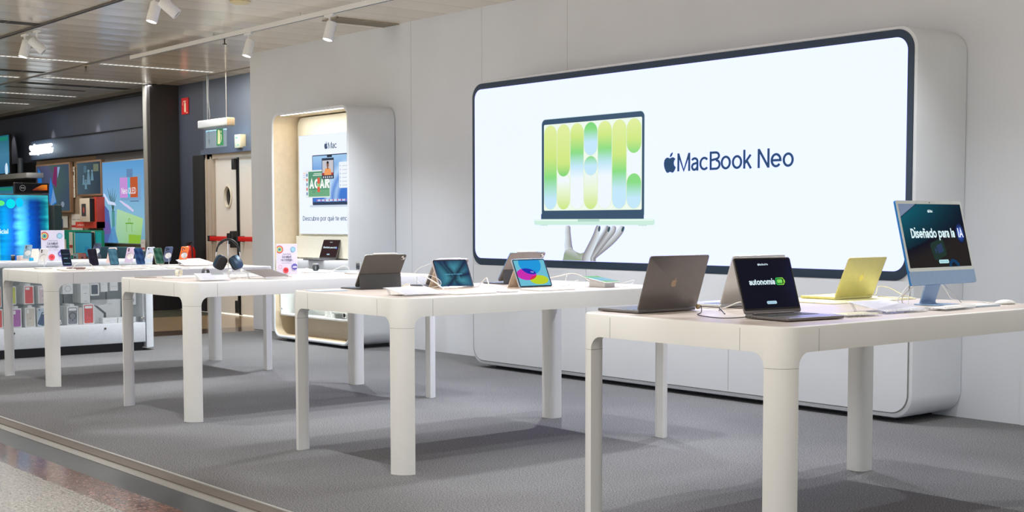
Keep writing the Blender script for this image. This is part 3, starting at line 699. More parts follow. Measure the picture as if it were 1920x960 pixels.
    # hand and fingers holding the laptop from below
    sk = hexc(196, 200, 204)[:3]; sd = hexc(132, 128, 132)[:3]; se = hexc(224, 236, 248)[:3]; gn = hexc(150, 166, 140)[:3]
    base = .967
    f.face([(-8.172, base), (-8.15, 1.03), (-8.135, 1.09), (-8.10, 1.10), (-8.04, 1.055), (-7.97, 1.03), (-7.89, 1.04), (-7.80, 1.02), (-7.795, base)],
           [gn, sk, se, gn, sk, se, sk, sd, sk]); f.up()
    f.stroke([(-8.085, 1.02), (-8.105, 1.09), (-8.105, 1.15), (-8.11, 1.20), (-8.108, 1.236), (-8.108, 1.249)], [.10, .095, .075, .070, .066, .040], (se, sk, sd)); f.up()
    def finger(tip, knee, root, wr, cols):
        pts = [tuple(q[:2]) for q in crom([(tip[0], tip[1], 0), (tip[0]-.012, tip[1]-.035, 0), (knee[0], knee[1], 0), (root, 1.015, 0), (root-.012, 0.985, 0)], 6)] + [(root-.012, base)]
        n = len(pts); f.stroke(pts, [.030, .044, .052, .056, .058] + [.060+(wr-.060)*k/(n-6) for k in range(n-5)], cols); f.up()
    f.face([(-8.165, base), (-8.155, 1.02), (-8.14, 1.06), (-8.07, 1.075), (-8.02, 1.04), (-7.95, 1.025), (-7.88, 1.05), (-7.80, 1.04), (-7.79, base)], [gn, gn, se, sk, gn, gn, sk, sd, sk]); f.up()
    finger((-7.482, 1.248), (-7.60, 1.13), -7.80, .075, (sd, sk, se))
    finger((-7.570, 1.249), (-7.67, 1.14), -7.815, .075, (sd, sk, se))
    finger((-7.640, 1.249), (-7.715, 1.14), -7.835, .085, (sk, sd, se))
    finger((-7.742, 1.249), (-7.79, 1.14), -7.875, .10, (se, sk, sd))
    f.face([(-8.165, base), (-8.155, 1.02), (-8.12, 1.055), (-8.04, 1.05), (-7.98, 1.02), (-7.93, base)], [gn, gn, sk, sk, gn, gn]); f.up()
    nail = hexc(62, 84, 92)[:3]
    for u, v, r_ in ((-7.735, 1.226, -.25), (-7.625, 1.222, -.5), (-7.468, 1.224, -.65)):
        pts = [(u+.013*cos(q)*cos(r_)-.024*sin(q)*sin(r_), v+.013*cos(q)*sin(r_)+.024*sin(q)*cos(r_)) for q in [2*pi*k/14 for k in range(14)]]
        f.face(pts, nail)
    f.up()
    # wording
    f.logo(-6.972, 1.717, .150, ink); f.up()
    sans(f, 'MacBook Neo', -6.895, 1.650, .132, ink, wid=1.078, weight=.125)
    o = f.done('screen', SCRD, t_inv @ FY(0, YF-.0065, 0), t)
    return t
wall_display()
# ================================================================== wall niche with the small light box
def niche():
    X0, X1, Z0, Z1, YF = -12.93, -11.385, .03, 2.455, 7.215
    t = tag(empty('display_niche', ((X0+X1)/2, WY, 0)), 'tall white rounded niche with oak lining, glowing panel and shelf, mounted on the white wall', 'display niche')
    ti = Matrix.Translation(-t.location); th = .032; R = .13
    def ring(ins, y): return [Vector((p[0], y, p[1])) for p in rrect(X0+ins, X1-ins, Z0+ins, Z1-ins, max(.02, R-ins), 12)]
    bm = bmesh.new()
    loft(bm, [ring(0, WY-.006), ring(0, YF+.014), ring(.003, YF+.005), ring(.010, YF), ring(th-.010, YF), ring(th-.003, YF+.005), ring(th, YF+.012)], cap0=False, cap1=False)
    bm.transform(ti); finish(bm, 'shell', BOXWHITE, t, 40)
    bm = bmesh.new(); loft(bm, [ring(th, YF+.012), ring(th, WY-.02), ring(th+.004, WY-.02)], cap0=False, cap1=True); bm.transform(ti); finish(bm, 'oak_lining', WOOD, t, 40)
    # back panel with rounded corners in front of the lining
    bm = bmesh.new(); slab(bm, rrect(X0+th+.045, X1-th-.045, .30, Z1-th-.012, .10, 8), 7.50, 7.53, bev=.004, axis='y'); bm.transform(ti); finish(bm, 'back_panel', CREAM, t, 40)
    bm = bmesh.new(); box(bm, X0+th+.05, X1-th-.05, 7.45, 7.50, .34, .86); box(bm, X0+th+.06, X1-th-.06, 7.46, 7.52, .90, 1.13, mi=0); bm.transform(ti); finish(bm, 'back_box', CREAM, t, 0)
    # light strip under the top
    bm = bmesh.new(); box(bm, X0+.16, X1-.16, YF+.03, YF+.055, Z1-th-.004, Z1-th-.0005); bm.transform(ti); finish(bm, 'light_strip', mat_emit('warm_strip', (1, .93, .80, 1), 5), t, 0)
    lamp('niche_strip_light', 'AREA', ((X0+X1)/2, YF+.06, Z1-th-.012), 5, (1, .95, .86), ((X0+X1)/2, YF+.16, 0), shape='RECTANGLE', size=1.15, size_y=.04)
    # shelf and the lit glass case under it
    bm = bmesh.new(); box(bm, X0+th, X1-th, 7.235, 7.50, .79, .884, bev=.006); bm.transform(ti); finish(bm, 'shelf', BOXWHITE, t, 40)
    bm = bmesh.new()
    x0, x1 = X0+th+.012, X1-th-.10
    box(bm, x0, x1, 7.28, 7.50, .27, .285); box(bm, x0, x0+.012, 7.28, 7.50, .285, .79); box(bm, x1-.012, x1, 7.28, 7.50, .285, .79); box(bm, x0, x1, 7.488, 7.50, .285, .79); box(bm, x1, X1-th, 7.30, 7.50, .27, .79)
    bm.transform(ti); finish(bm, 'display_case', WHITE2, t, 0)
    bm = bmesh.new(); box(bm, x0+.02, x1-.02, 7.30, 7.32, .775, .789); bm.transform(ti); finish(bm, 'case_light', mat_emit('case_strip', (.95, 1, 1, 1), 3), t, 0)
    lamp('niche_case_light', 'AREA', ((x0+x1)/2, 7.36, .77), 5, (.93, 1, .98), ((x0+x1)/2, 7.40, 0), shape='RECTANGLE', size=1.2, size_y=.08)
    for xa, xb in ((x0+.003, (x0+x1)/2-.002), ((x0+x1)/2+.002, x1-.003)):
        bm = bmesh.new(); box(bm, xa, xb, 7.272, 7.277, .28, .785); bm.transform(ti); p = finish(bm, 'glass_door', GLASS, t, 0)
        bm = bmesh.new(); hx_ = xa+.035 if xa < -12.3 else xb-.035
        Mx = ti @ Matrix.Translation((hx_, 7.272, .335)) @ Matrix.Rotation(pi/2, 4, 'X'); lathe(bm, [(.001, .012), (.022, .012), (.022, 0), (.001, 0)], 16, M=Mx); finish(bm, 'hinge', CHROME, p)
    bm = bmesh.new(); box(bm, X0+th+.20, X1-th-.02, 7.47, 7.52, Z0+th, .27); box(bm, X0+th+.20, X1-th-.02, 7.462, 7.47, Z0+th, .105); bm.transform(ti); finish(bm, 'lower_board', mat('beige_board', hexc(206, 196, 180), .6), t, 0)
    bm = bmesh.new(); box(bm, X0+.12, X1-.12, YF+.10, WY-.02, 0, Z0+.006); bm.transform(ti); finish(bm, 'plinth', BLACK, t, 0)
    # light box picture
    P0, P1, Q0, Q1 = -12.785, -11.53, 1.150, 2.215
    bm = bmesh.new(); box(bm, P0, P1, 7.475, 7.50, Q0, Q1, bev=.003); bm.transform(ti); finish(bm, 'light_box', ALU, t, 0)
    f = Flat(.0002); Wc = (.88, .95, 1.08); ink = hexc(64, 84, 112)[:3]
    f.rect(P0+.004, P1-.004, Q0+.004, Q1-.004, Wc); f.up()
    cx = (P0+P1)/2
    f.logo(-12.225, 2.088, .078, ink); f.up(); sans(f, 'Mac', -12.180, 2.052, .066, ink, wid=.172, weight=.12); f.up()
    # faint page at the left
    f.rect(-12.71, -12.50, 1.56, 1.87, (.86, .92, 1.0)); f.up()
    for k, c_ in enumerate((hexc(246, 214, 196), hexc(226, 214, 236), hexc(200, 214, 240), hexc(246, 226, 220))): f.rect(-12.70, -12.52, 1.80-k*.022, 1.812-k*.022, c_[:3])
    f.up()
    # laptop picture
    f.rect(-12.505, -11.81+.005, 1.462, 1.992, hexc(50, 66, 90)[:3], .012); f.up()
    def wp(i, j):
        sky = ramp_at([(0, hexc(64, 118, 206)[:3]), (.5, hexc(70, 130, 214)[:3]), (1, hexc(164, 204, 240)[:3])], j)
        arc = abs(sqrt((i-1.25)**2+(j-.05)**2)-.80); k = max(0, 1-arc*7)
        arc2 = abs(sqrt((i-1.25)**2+(j-.05)**2)-.58); k2 = max(0, 1-arc2*9)*.7
        k = max(k, k2); return tuple(sky[q]*(1-k)+hexc(190, 222, 250)[q]*k for q in range(3))
    f.field(-12.495, -11.815, 1.492, 1.982, 26, 20, wp); f.up()
    f.rect(-12.205, -12.105, 1.962, 1.984, hexc(40, 48, 62)[:3]); f.up()
    f.rect(-12.495, -11.815, 1.492, 1.497, hexc(60, 90, 150)[:3]); f.up()
    for k in range(22): f.rect(-12.42+k*.027, -12.42+k*.027+.020, 1.502, 1.522, (hexc(226, 236, 246) if k % 3 else hexc(200, 110, 150))[:3], .003)
    f.up()
    f.rect(-12.56, -11.75, 1.440, 1.462, hexc(206, 218, 232)[:3]); f.up()
    # green document
    f.rect(-12.64, -12.145, 1.54, 1.835, hexc(228, 238, 240)[:3]); f.up()
    for k in range(5): f.rect(-12.63, -12.60, 1.57+k*.05, 1.60+k*.05, (hexc(214, 120, 110) if k % 2 else hexc(120, 150, 190))[:3])
    f.rect(-12.585, -12.155, 1.552, 1.820, hexc(88, 150, 118)[:3]); f.up()
    f.rect(-12.585, -12.155, 1.552, 1.625, hexc(112, 172, 132)[:3]); f.up()
    sans(f, 'AGAR', -12.565, 1.640, .10, hexc(244, 250, 246)[:3], wid=.40, weight=.24); f.up()
    f.rect(-12.40, -12.35, 1.60, 1.755, hexc(226, 96, 76)[:3], .01); f.up(); f.rect(-12.40, -12.35, 1.655, 1.69, hexc(160, 200, 120)[:3]); f.up()
    f.rect(-12.49, -12.27, 1.775, 1.785, hexc(214, 232, 220)[:3]); f.rect(-12.47, -12.29, 1.793, 1.801, hexc(214, 232, 220)[:3]); f.up()
    f.ring(-12.47, 1.615, .016, .021, hexc(60, 110, 84)[:3]); f.up()
    # video call window with a person
    f.rect(-12.305, -12.065, 1.735, 1.955, hexc(52, 62, 80)[:3], .008); f.up()
    f.rect(-12.295, -12.075, 1.775, 1.93, hexc(206, 204, 210)[:3]); f.up()
    for k in range(5): f.rect(-12.285+k*.045, -12.275+k*.045, 1.80, 1.93, hexc(176, 178, 190)[:3])
    f.up(); f.rect(-12.295, -12.075, 1.775, 1.80, hexc(170, 60, 60)[:3]); f.up()
    f.face([(-12.255, 1.775), (-12.115, 1.775), (-12.12, 1.825), (-12.15, 1.848), (-12.22, 1.848), (-12.25, 1.825)], hexc(240, 160, 96)[:3]); f.up()
    f.rect(-12.198, -12.172, 1.84, 1.868, hexc(120, 78, 62)[:3]); f.up(); f.ell(-12.185, 1.885, .023, .031, hexc(138, 92, 74)[:3]); f.up(); f.ell(-12.185, 1.907, .024, .014, hexc(40, 34, 36)[:3]); f.up()
    for k in range(5): f.rect(-12.28+k*.042, -12.26+k*.042, 1.745, 1.763, hexc(220, 226, 232)[:3])
    f.up()
    # list window at the right
    f.rect(-11.96, -11.66, 1.635, 1.905, hexc(240, 246, 252)[:3], .01); f.up()
    for k in range(6): f.rect(-11.94, -11.93, 1.655+k*.04, 1.675+k*.04, hexc(150, 180, 220)[:3]); f.rect(-11.90, -11.76, 1.66+k*.04, 1.666+k*.04, hexc(190, 200, 214)[:3])
    f.up(); sans(f, 'Descubre por qué te encantará', -12.705, 1.296, .050, ink, wid=1.10, weight=.12)
    f.done('picture', SCRD, ti @ FY(0, 7.474, 0), t)
    return t
niche()
# goods inside the lit case of the niche
bm = bmesh.new(); slab(bm, rrect(-12.72, -12.46, .36, .74, .03), 7.40, 7.42, axis='y', bev=.003); tag(finish(bm, 'phone_case_box', [mat('sky_blue_box', hexc(110, 176, 226), .4)]), 'sky blue box standing in the lit glass case of the niche', 'box')
for k in range(3):
    bm = bmesh.new(); box(bm, -12.09+k*.055, -12.05+k*.055, 7.36, 7.42, .285, .37, bev=.002); tag(finish(bm, 'small_white_box', WHITE2), 'small white box, one of three standing in the lit glass case', 'box', 'small white boxes in the lit case')
bm = bmesh.new(); box(bm, -11.90, -11.62, 7.33, 7.44, .335, .35, bev=.002); box(bm, -11.88, -11.86, 7.34, 7.43, .285, .335); box(bm, -11.66, -11.64, 7.34, 7.43, .285, .335); tag(finish(bm, 'accessory_tray', ALU, smooth=0), 'grey metal accessory tray at the right end of the lit glass case', 'tray')

# ================================================================== devices
def screen_frame(f, u0, u1, v0, v1, col): f.rect(u0, u1, v0, v1, col); f.up()
def laptop(loc, rz, wd, dp, tilt, body, edge_body, art, label, logo_mat=None, keyface=None, cat='laptop'):
    """hinge on the local Y axis, user sits on +X, lid leans to -X by `tilt` from the vertical"""
    t = tag(empty('laptop', loc, rz), label, cat); th = .0135; hw = wd/2
    bm = bmesh.new(); slab(bm, rrect(0, dp, -hw, hw, .012, 5), .002, th, bev=.003); b = finish(bm, 'base', body, t)
    bm = bmesh.new()
    for sx in (.03, dp-.03):
        for sy in (-hw+.03, hw-.03): lathe(bm, [(.006, 0), (.006, .003)], 10, (sx, sy, 0))
    finish(bm, 'rubber_feet', RUBBER, t)
    bm = bmesh.new(); box(bm, .022, .022+.105, -hw*.86, hw*.86, th-.0006, th+.0001); 
    finish(bm, 'keyboard_well', keyface or KEYS, t, 0)
    bm = bmesh.new(); rows, cols = 6, 14
    for r_ in range(rows):
        for c_ in range(cols):
            kx = .024+r_*.0172; ky = -hw*.84+c_*(hw*1.68/cols)
            if r_ == 5 and 3 <= c_ <= 9:
                if c_ > 3: continue
                box(bm, kx, kx+.015, ky, ky+hw*1.68/cols*7-.002, th, th+.0011); continue
            box(bm, kx, kx+(.008 if r_ == 0 else .015), ky, ky+hw*1.68/cols-.0025, th, th+.0011)
    finish(bm, 'keys', keyface or KEYS, t, 0)
    bm = bmesh.new(); slab(bm, rrect(.145, dp-.012, -hw*.38, hw*.38, .006), th, th+.0003); finish(bm, 'trackpad', body, t, 0)
    bm = bmesh.new()
    for k in range(3): box(bm, .03+k*.018, .03+k*.018+(.009 if k < 2 else .006), -hw-.0002, -hw+.001, .006, .009)
    finish(bm, 'ports', BLACK, t, 0)
    lh = dp*.965; Ml = Matrix.Translation((.004, 0, th+.001)) @ Matrix.Rotation(-tilt, 4, 'Y')
    bm = bmesh.new(); slab(bm, rrect(-hw, hw, 0, lh, .011, 6), -.0035, .0022, bev=.0018, M=Ml, axis='x'); L = finish(bm, 'lid', edge_body or body, t)
    bm = bmesh.new(); slab(bm, rrect(-hw+.003, hw-.003, .014, lh-.002, .009, 6), .0020, .0030, M=Ml, axis='x'); finish(bm, 'screen_glass', GLASSBLK, t)
    bm = bmesh.new(); tube(bm, [Ml @ Vector((.0005, -hw*.72, .001)), Ml @ Vector((.0005, hw*.72, .001))], .0042, 10); finish(bm, 'hinge', body, t)
    if art:
        f = Flat(.00025); art(f, wd-.018, lh-.030); f.done('screen', SCR, Ml @ face_M((.0031, -(wd-.018)/2, .022), (0, 1, 0), (0, 0, 1)), t)
    if logo_mat:
        f = Flat(.0003)
        for p in LOGO: f.face([(a*.040, b_*.040) for a, b_ in p], (1, 1, 1))
        me = f.done('logo', logo_mat, Ml @ face_M((-.0036, 0, lh*.5), (0, -1, 0), (0, 0, 1)), t)
        me['label'] = 'mirror-like round emblem on the lid'
    return t
cy = (.80, 1.0, 1.05); navyk = (.003, .004, .014)
def art_autonomia(f, w_, h):
    f.field(0, w_, 0, h, 10, 8, lambda i, j: (.0025+.010*max(0, i-.6)*(1-abs(j-.5)), .003+.012*max(0, i-.6)*(1-abs(j-.5)), .012+.10*max(0, i-.75)*max(0, 1-abs(j-.5)*1.6)+.10*max(0, i-.9)*j)); f.up()
    sans(f, 'MacBook Pro', w_*.5, h*.895-.004, .0078, cy, wid=.048, weight=.17, align='c'); f.logo(w_*.5-.029, h*.895, .010, cy); f.up()
    sans(f, 'autonomía', w_*.165, h*.475, .0245, cy, wid=.140, weight=.185); f.up()
    g1, g2 = hexc(40, 200, 90)[:3], hexc(150, 226, 70)[:3]
    u = w_*.735; v = h*.535
    f.face(rrect(u-.023, u+.023, v-.0155, v+.0155, .008), [g2 if p[0] > u else g1 for p in rrect(u-.023, u+.023, v-.0155, v+.0155, .008)]); f.rect(u+.0235, u+.028, v-.006, v+.006, g2); f.up()
    f.rect(u-.019, u+.019, v-.011, v+.011, (.01, .03, .02), .005); f.up(); f.rect(u-.016, u+.013, v-.0078, v+.0078, hexc(126, 226, 96)[:3], .003); f.up()
    f.rect(w_*.5-.027, w_*.5+.027, h*.075, h*.075+.0125, hexc(190, 226, 246)[:3], .0055); f.up(); f.text('Descubre MacBook Pro', w_*.5, h*.075+.0045, .004, hexc(60, 100, 130)[:3], wid=.044, align='c')
def art_wall_blue(f, w_, h): f.field(0, w_, 0, h, 8, 6, lambda i, j: (.1+.3*i, .35+.3*j, .75))
def art_ia(f, w_, h):
    f.rect(0, w_, 0, h, hexc(52, 28, 26)[:3]); f.up()
    f.rows([(h*(.80-.10*(1-abs(k-4)/4)), 0+w_*k/8, 0+w_*k/8, (0, 0, 0)) for k in range(1)])
    sans(f, 'MacBook Pro', w_*.5, h*.87, .008, cy, wid=.05, align='c', weight=.17); f.up()
    f.rect(w_*.84, w_*.95, h*.48, h*.60, hexc(60, 90, 220)[:3], .01); f.up()
    sans(f, 'Diseñado para la IA', w_*.5, h*.51, .020, cy, wid=w_*.84, align='c', weight=.19); f.up()
    f.rect(w_*.5-.025, w_*.5+.025, h*.10, h*.10+.013, hexc(190, 226, 240)[:3], .005)

GOLDL = mat('mirror_logo_warm', hexc(150, 134, 116), .10, 1); YLOGO = mat('yellow_logo', hexc(212, 196, 96), .25, .6); 
laptop((-3.965, 4.098, TT), pi, .3557, .2481, radians(18.5), DARKM, DARKM, art_wall_blue, 'open space grey laptop seen from behind, nearest the left corner of the front table', GOLDL, KEYB)
laptop((-3.492, 4.212, TT), radians(-6), .3126, .2412, radians(18), DARKM, DARKM, art_autonomia, 'open dark laptop facing the viewer with the word autonomía on its black screen', None, KEYS)
laptop((-4.00, 4.645, TT), pi, .3557, .2390, radians(19), SILVER, SILVER, art_wall_blue, 'silver laptop half hidden behind the laptop with the word on its screen', None, KEYB)
laptop((-3.99, 5.425, TT+.004), pi, .3041, .2150, radians(23), YELLOW, YELLOW, art_wall_blue, 'open yellow laptop seen from behind on a pale yellow mat', YLOGO, mat('pale_keys', hexc(226, 228, 226), .4))
lp = laptop((-12.065, 7.385, .884), -pi/2+radians(4), .30, .215, radians(18), DARKM, DARKM, art_ia, 'small open laptop with a brown screen standing on the niche shelf', None, KEYB)
bm = bmesh.new(); slab(bm, rrect(-4.26+.02, -3.83, 5.05, 5.72, .02), TT, TT+.0042); tag(finish(bm, 'counter_mat', mat('pale_yellow_mat', hexc(246, 242, 196), .5)), 'pale yellow mat under the yellow laptop', 'mat')

# desktop computer
def desktop():
    t = tag(empty('desktop_computer', (-3.487, 5.372, TT), radians(2)), 'light blue all-in-one desktop computer with the words Diseñado para la IA on its screen', 'computer')
    wd, ht = .547, .388; hw = wd/2; tl = radians(13.5); z0 = .098
    Mt = Matrix.Translation((.030, 0, z0)) @ Matrix.Rotation(-tl, 4, 'Y')
    bm = bmesh.new(); slab(bm, rrect(-hw, hw, 0, ht, .010, 5), -.0115, -.0005, bev=.001, M=Mt, axis='x'); finish(bm, 'housing', BLUED, t)
    bm = bmesh.new(); slab(bm, rrect(-hw+.0006, hw-.0006, .062, ht-.0006, .010, 5), -.0008, .0006, M=Mt, axis='x'); finish(bm, 'bezel', IMW, t)
    bm = bmesh.new(); slab(bm, rrect(-hw+.0004, hw-.0004, .0004, .0620, .009, 5), -.0008, .0008, M=Mt, axis='x'); finish(bm, 'chin', BLUEM, t)
    bm = bmesh.new(); slab(bm, [(.0035*cos(2*pi*k/12), ht-.009+.0035*sin(2*pi*k/12)) for k in range(12)], .0006, .0010, M=Mt, axis='x'); finish(bm, 'camera', BLACK, t)
    f = Flat(.00025); sw, sh = wd-.030, ht-.062-.032
    def bgf(i, j):
        teal = hexc(8, 92, 110)[:3]; nav = hexc(4, 8, 30)[:3]; br = hexc(34, 30, 28)[:3]
        d = j-(.28+.42*i)
        if d > .0: k = min(1, d*1.6+.15)*(1-.85*i); return tuple(nav[q]*(1-k)+teal[q]*k for q in range(3))
        k = max(0, 1+d*5); return tuple(br[q]*(1-k)+nav[q]*k for q in range(3))
    f.field(0, sw, 0, sh, 40, 32, bgf); f.up()
    f.face([(0, sh*.80), (sw*.27, sh), (0, sh)], hexc(126, 140, 168)[:3]); f.up()
    f.stroke([(0, sh*.79), (sw*.28, sh)], [.005, .005], ((.01, .05, .09),)*3); f.up()
    pts = rrect(-.058, .058, -.042, .042, .018); a = radians(14)
    f.face([(sw*.50+p[0]*cos(a)-p[1]*sin(a), sh*.28+p[0]*sin(a)+p[1]*cos(a)) for p in pts], hexc(32, 54, 46)[:3]); f.up()
    f.face([(sw*.52+p[0]*cos(a)-p[1]*sin(a), sh*.29+p[0]*sin(a)+p[1]*cos(a)) for p in rrect(-.022, .028, -.02, .02, .006)], hexc(44, 62, 96)[:3]); f.face([(sw*.435, sh*.31), (sw*.475, sh*.275), (sw*.47, sh*.245), (sw*.445, sh*.20)], hexc(44, 62, 96)[:3]); f.up()
    f.face([(sw*.62, 0), (sw*.645, sh*.09), (sw*.69, sh*.125), (sw*.75, sh*.10), (sw*.79, sh*.05), (sw*.80, 0)], hexc(10, 60, 98)[:3]); f.up(); f.face([(sw*.66, 0), (sw*.67, sh*.05), (sw*.71, sh*.075), (sw*.76, 0)], hexc(18, 24, 34)[:3]); f.up()
    sans(f, 'iMac', sw*.462, sh*.865, .0130, cy, wid=.030, weight=.18); f.logo(sw*.462-.008, sh*.887, .015, cy); f.up()
    f.glow(sw*.902, sh*.53, .038, .048, (.06, .22, 1.1), hexc(10, 16, 30)[:3]); f.up()
    sans(f, 'Diseñado para la', sw*.105, sh*.462, .044, cy, wid=sw*.700, weight=.185); f.up()
    sans(f, 'IA', sw*.862, sh*.462, .044, (.92, .97, 1.2), wid=.043, weight=.185); f.up()
    f.rect(sw*.46, sw*.62, sh*.055, sh*.055+.017, hexc(190, 238, 244)[:3], .007); f.up(); f.text('Descubre el iMac', sw*.54, sh*.055+.0065, .005, hexc(40, 90, 110)[:3], wid=.066, align='c')
    f.done('screen', SCR, Mt @ face_M((.0008, -sw/2, .078), (0, 1, 0), (0, 0, 1)), t)
    # stand: flat foot, bent sheet neck
    bm = bmesh.new(); slab(bm, rrect(-.085, .065, -.073, .073, .004), 0, .005, bev=.001); finish(bm, 'foot', BLUEM, t)
    bm = bmesh.new()
    prof = [(-.062, .004), (-.062, .010), (-.018, .150), (-.004, .205), (.002, .203), (-.012, .148), (-.055, .012), (-.050, .004)]
    slab(bm, prof, -.062, .062, axis='y'); finish(bm, 'neck', BLUEM, t)
    bm = bmesh.new(); tube(bm, crom([(-.03, .0, .22), (-.09, -.03, .16), (-.12, -.05, .06), (-.10, -.09, .006)]), .0022, 6); finish(bm, 'power_cord', CORDW, t)
desktop()
def keyboard(loc, rz, label):
    t = tag(empty('keyboard', loc, rz), label, 'keyboard'); L, D = .279, .115
    bm = bmesh.new(); slab(bm, rrect(-D/2, D/2, -L/2, L/2, .012), 0, .006, bev=.0015); finish(bm, 'base', mat('pale_blue_aluminium', hexc(190, 206, 226), .35, .4), t)
    bm = bmesh.new()
    for r_ in range(6):
        for c_ in range(14):
            if r_ == 5 and 3 <= c_ <= 8:
                if c_ == 3: box(bm, -D/2+.004+r_*.018, -D/2+.020+r_*.018, -L/2+.005+c_*.0193, -L/2+.005+9*.0193-.002, .006, .0078)
                continue
            box(bm, -D/2+.004+r_*.018, -D/2+.020+r_*.018, -L/2+.005+c_*.0193, -L/2+.0223+c_*.0193, .006, .0078)
    finish(bm, 'keys', WHITE2, t, 0)
    return t
keyboard((-3.335, 5.40, TT), radians(-2), 'white keyboard in front of the light blue desktop computer')
def mouse(loc, rz, label):
    t = tag(empty('computer_mouse', loc, rz), label, 'mouse')
    bm = bmesh.new(); rings = []
    def zt(u): return .006+.0155*max(0, 1-(u*1.02)**2)**.7
    for k in range(13):
        u = -1+2*k/12; wv = .0285*sqrt(max(.04, 1-abs(u)**3.2)); h = zt(u); x = u*.0565
        rings.append([Vector((x, wv*cos(a), .004+(h-.004)*max(0, sin(a)) if sin(a) > 0 else .004)) for a in [2*pi*q/16 for q in range(16)]])
    loft(bm, rings); finish(bm, 'shell', WHITE2, t, 60)
    bm = bmesh.new(); slab(bm, [(p[0], p[1]) for p in rrect(-.05, .05, -.022, .022, .02)], 0, .0045); finish(bm, 'base', ALU, t)
mouse((-3.33, 5.665, TT), radians(75), 'white computer mouse at the right edge of the front table')

# tablets
def tablet_art_dark(f, w_, h):
    t1, t2, t3 = hexc(8, 30, 56)[:3], hexc(64, 142, 162)[:3], hexc(22, 30, 90)[:3]
    def fn(i, j):
        a = abs((i-.15)-(.5-.5*j)*.9)*1.0; b = abs((i-.62)-(j-.5)*.75); c = abs(i-.42-.1*sin(j*5)); d = abs(j-.40-(i-.7)*.25)
        k = min(1, min(a*5+.1, b*5, c*6.5 if j > .25 else 1, (d*6 if i > .66 else 1)))
        e = min(i, 1-i, j*1.2, (1-j))*4; k2 = max(0, 1-e)
        q = tuple(t1[n]*(1-k)+t2[n]*k for n in range(3)); return tuple(q[n]*(1-.75*k2)+t3[n]*.6*k2 for n in range(3))
    f.field(0, w_, 0, h, 44, 32, fn); f.up()
    f.text('Diseñado para la inteligencia', w_*.5, h*.455, .0065, hexc(110, 190, 230)[:3], wid=w_*.52, align='c', bold=.0002)
def tablet_art_color(f, w_, h):
    f.rect(0, w_, 0, h, hexc(110, 196, 220)[:3]); f.up()
    def lens(cu, cv, ru, rv, c): f.ell(cu*w_, cv*h, ru*w_, rv*h, c, 40); f.up()
    def clip_ell(cu, cv, ru, rv, c):
        pts = [(cu+ru*cos(2*pi*k/48), cv+rv*sin(2*pi*k/48)) for k in range(48)]
        f.face([(min(1, max(0, a))*w_, min(1, max(0, b))*h) for a, b in pts], c); f.up()
    clip_ell(.50, .86, .36, .42, hexc(20, 156, 226)[:3]); clip_ell(.30, .45, .32, .23, hexc(206, 40, 180)[:3])
    # overlaps
    def inter(e1, e2, c):
        pts = []
        for e, o in ((e1, e2), (e2, e1)):
            for k in range(96):
                p = (e[0]+e[2]*cos(2*pi*k/96), e[1]+e[3]*sin(2*pi*k/96))
                if ((p[0]-o[0])/o[2])**2+((p[1]-o[1])/o[3])**2 <= 1: pts.append(p)
        if not pts: return
        m0 = (sum(p[0] for p in pts)/len(pts), sum(p[1] for p in pts)/len(pts)); pts.sort(key=lambda p: atan2(p[1]-m0[1], p[0]-m0[0]))
        f.face([(min(1, max(0, a))*w_, min(1, max(0, b))*h) for a, b in pts], c); f.up()
    e1, e2, e3 = (.50, .86, .36, .42), (.30, .45, .32, .23), (.66, .22, .30, .18)
    inter(e1, e2, hexc(24, 40, 180)[:3]); clip_ell(*e3, hexc(196, 216, 36)[:3]); inter(e2, e3, hexc(222, 40, 76)[:3])
    sans(f, 'iPad', w_*.5, h*.50, .010, hexc(190, 220, 250)[:3], wid=.020, align='c', weight=.14)
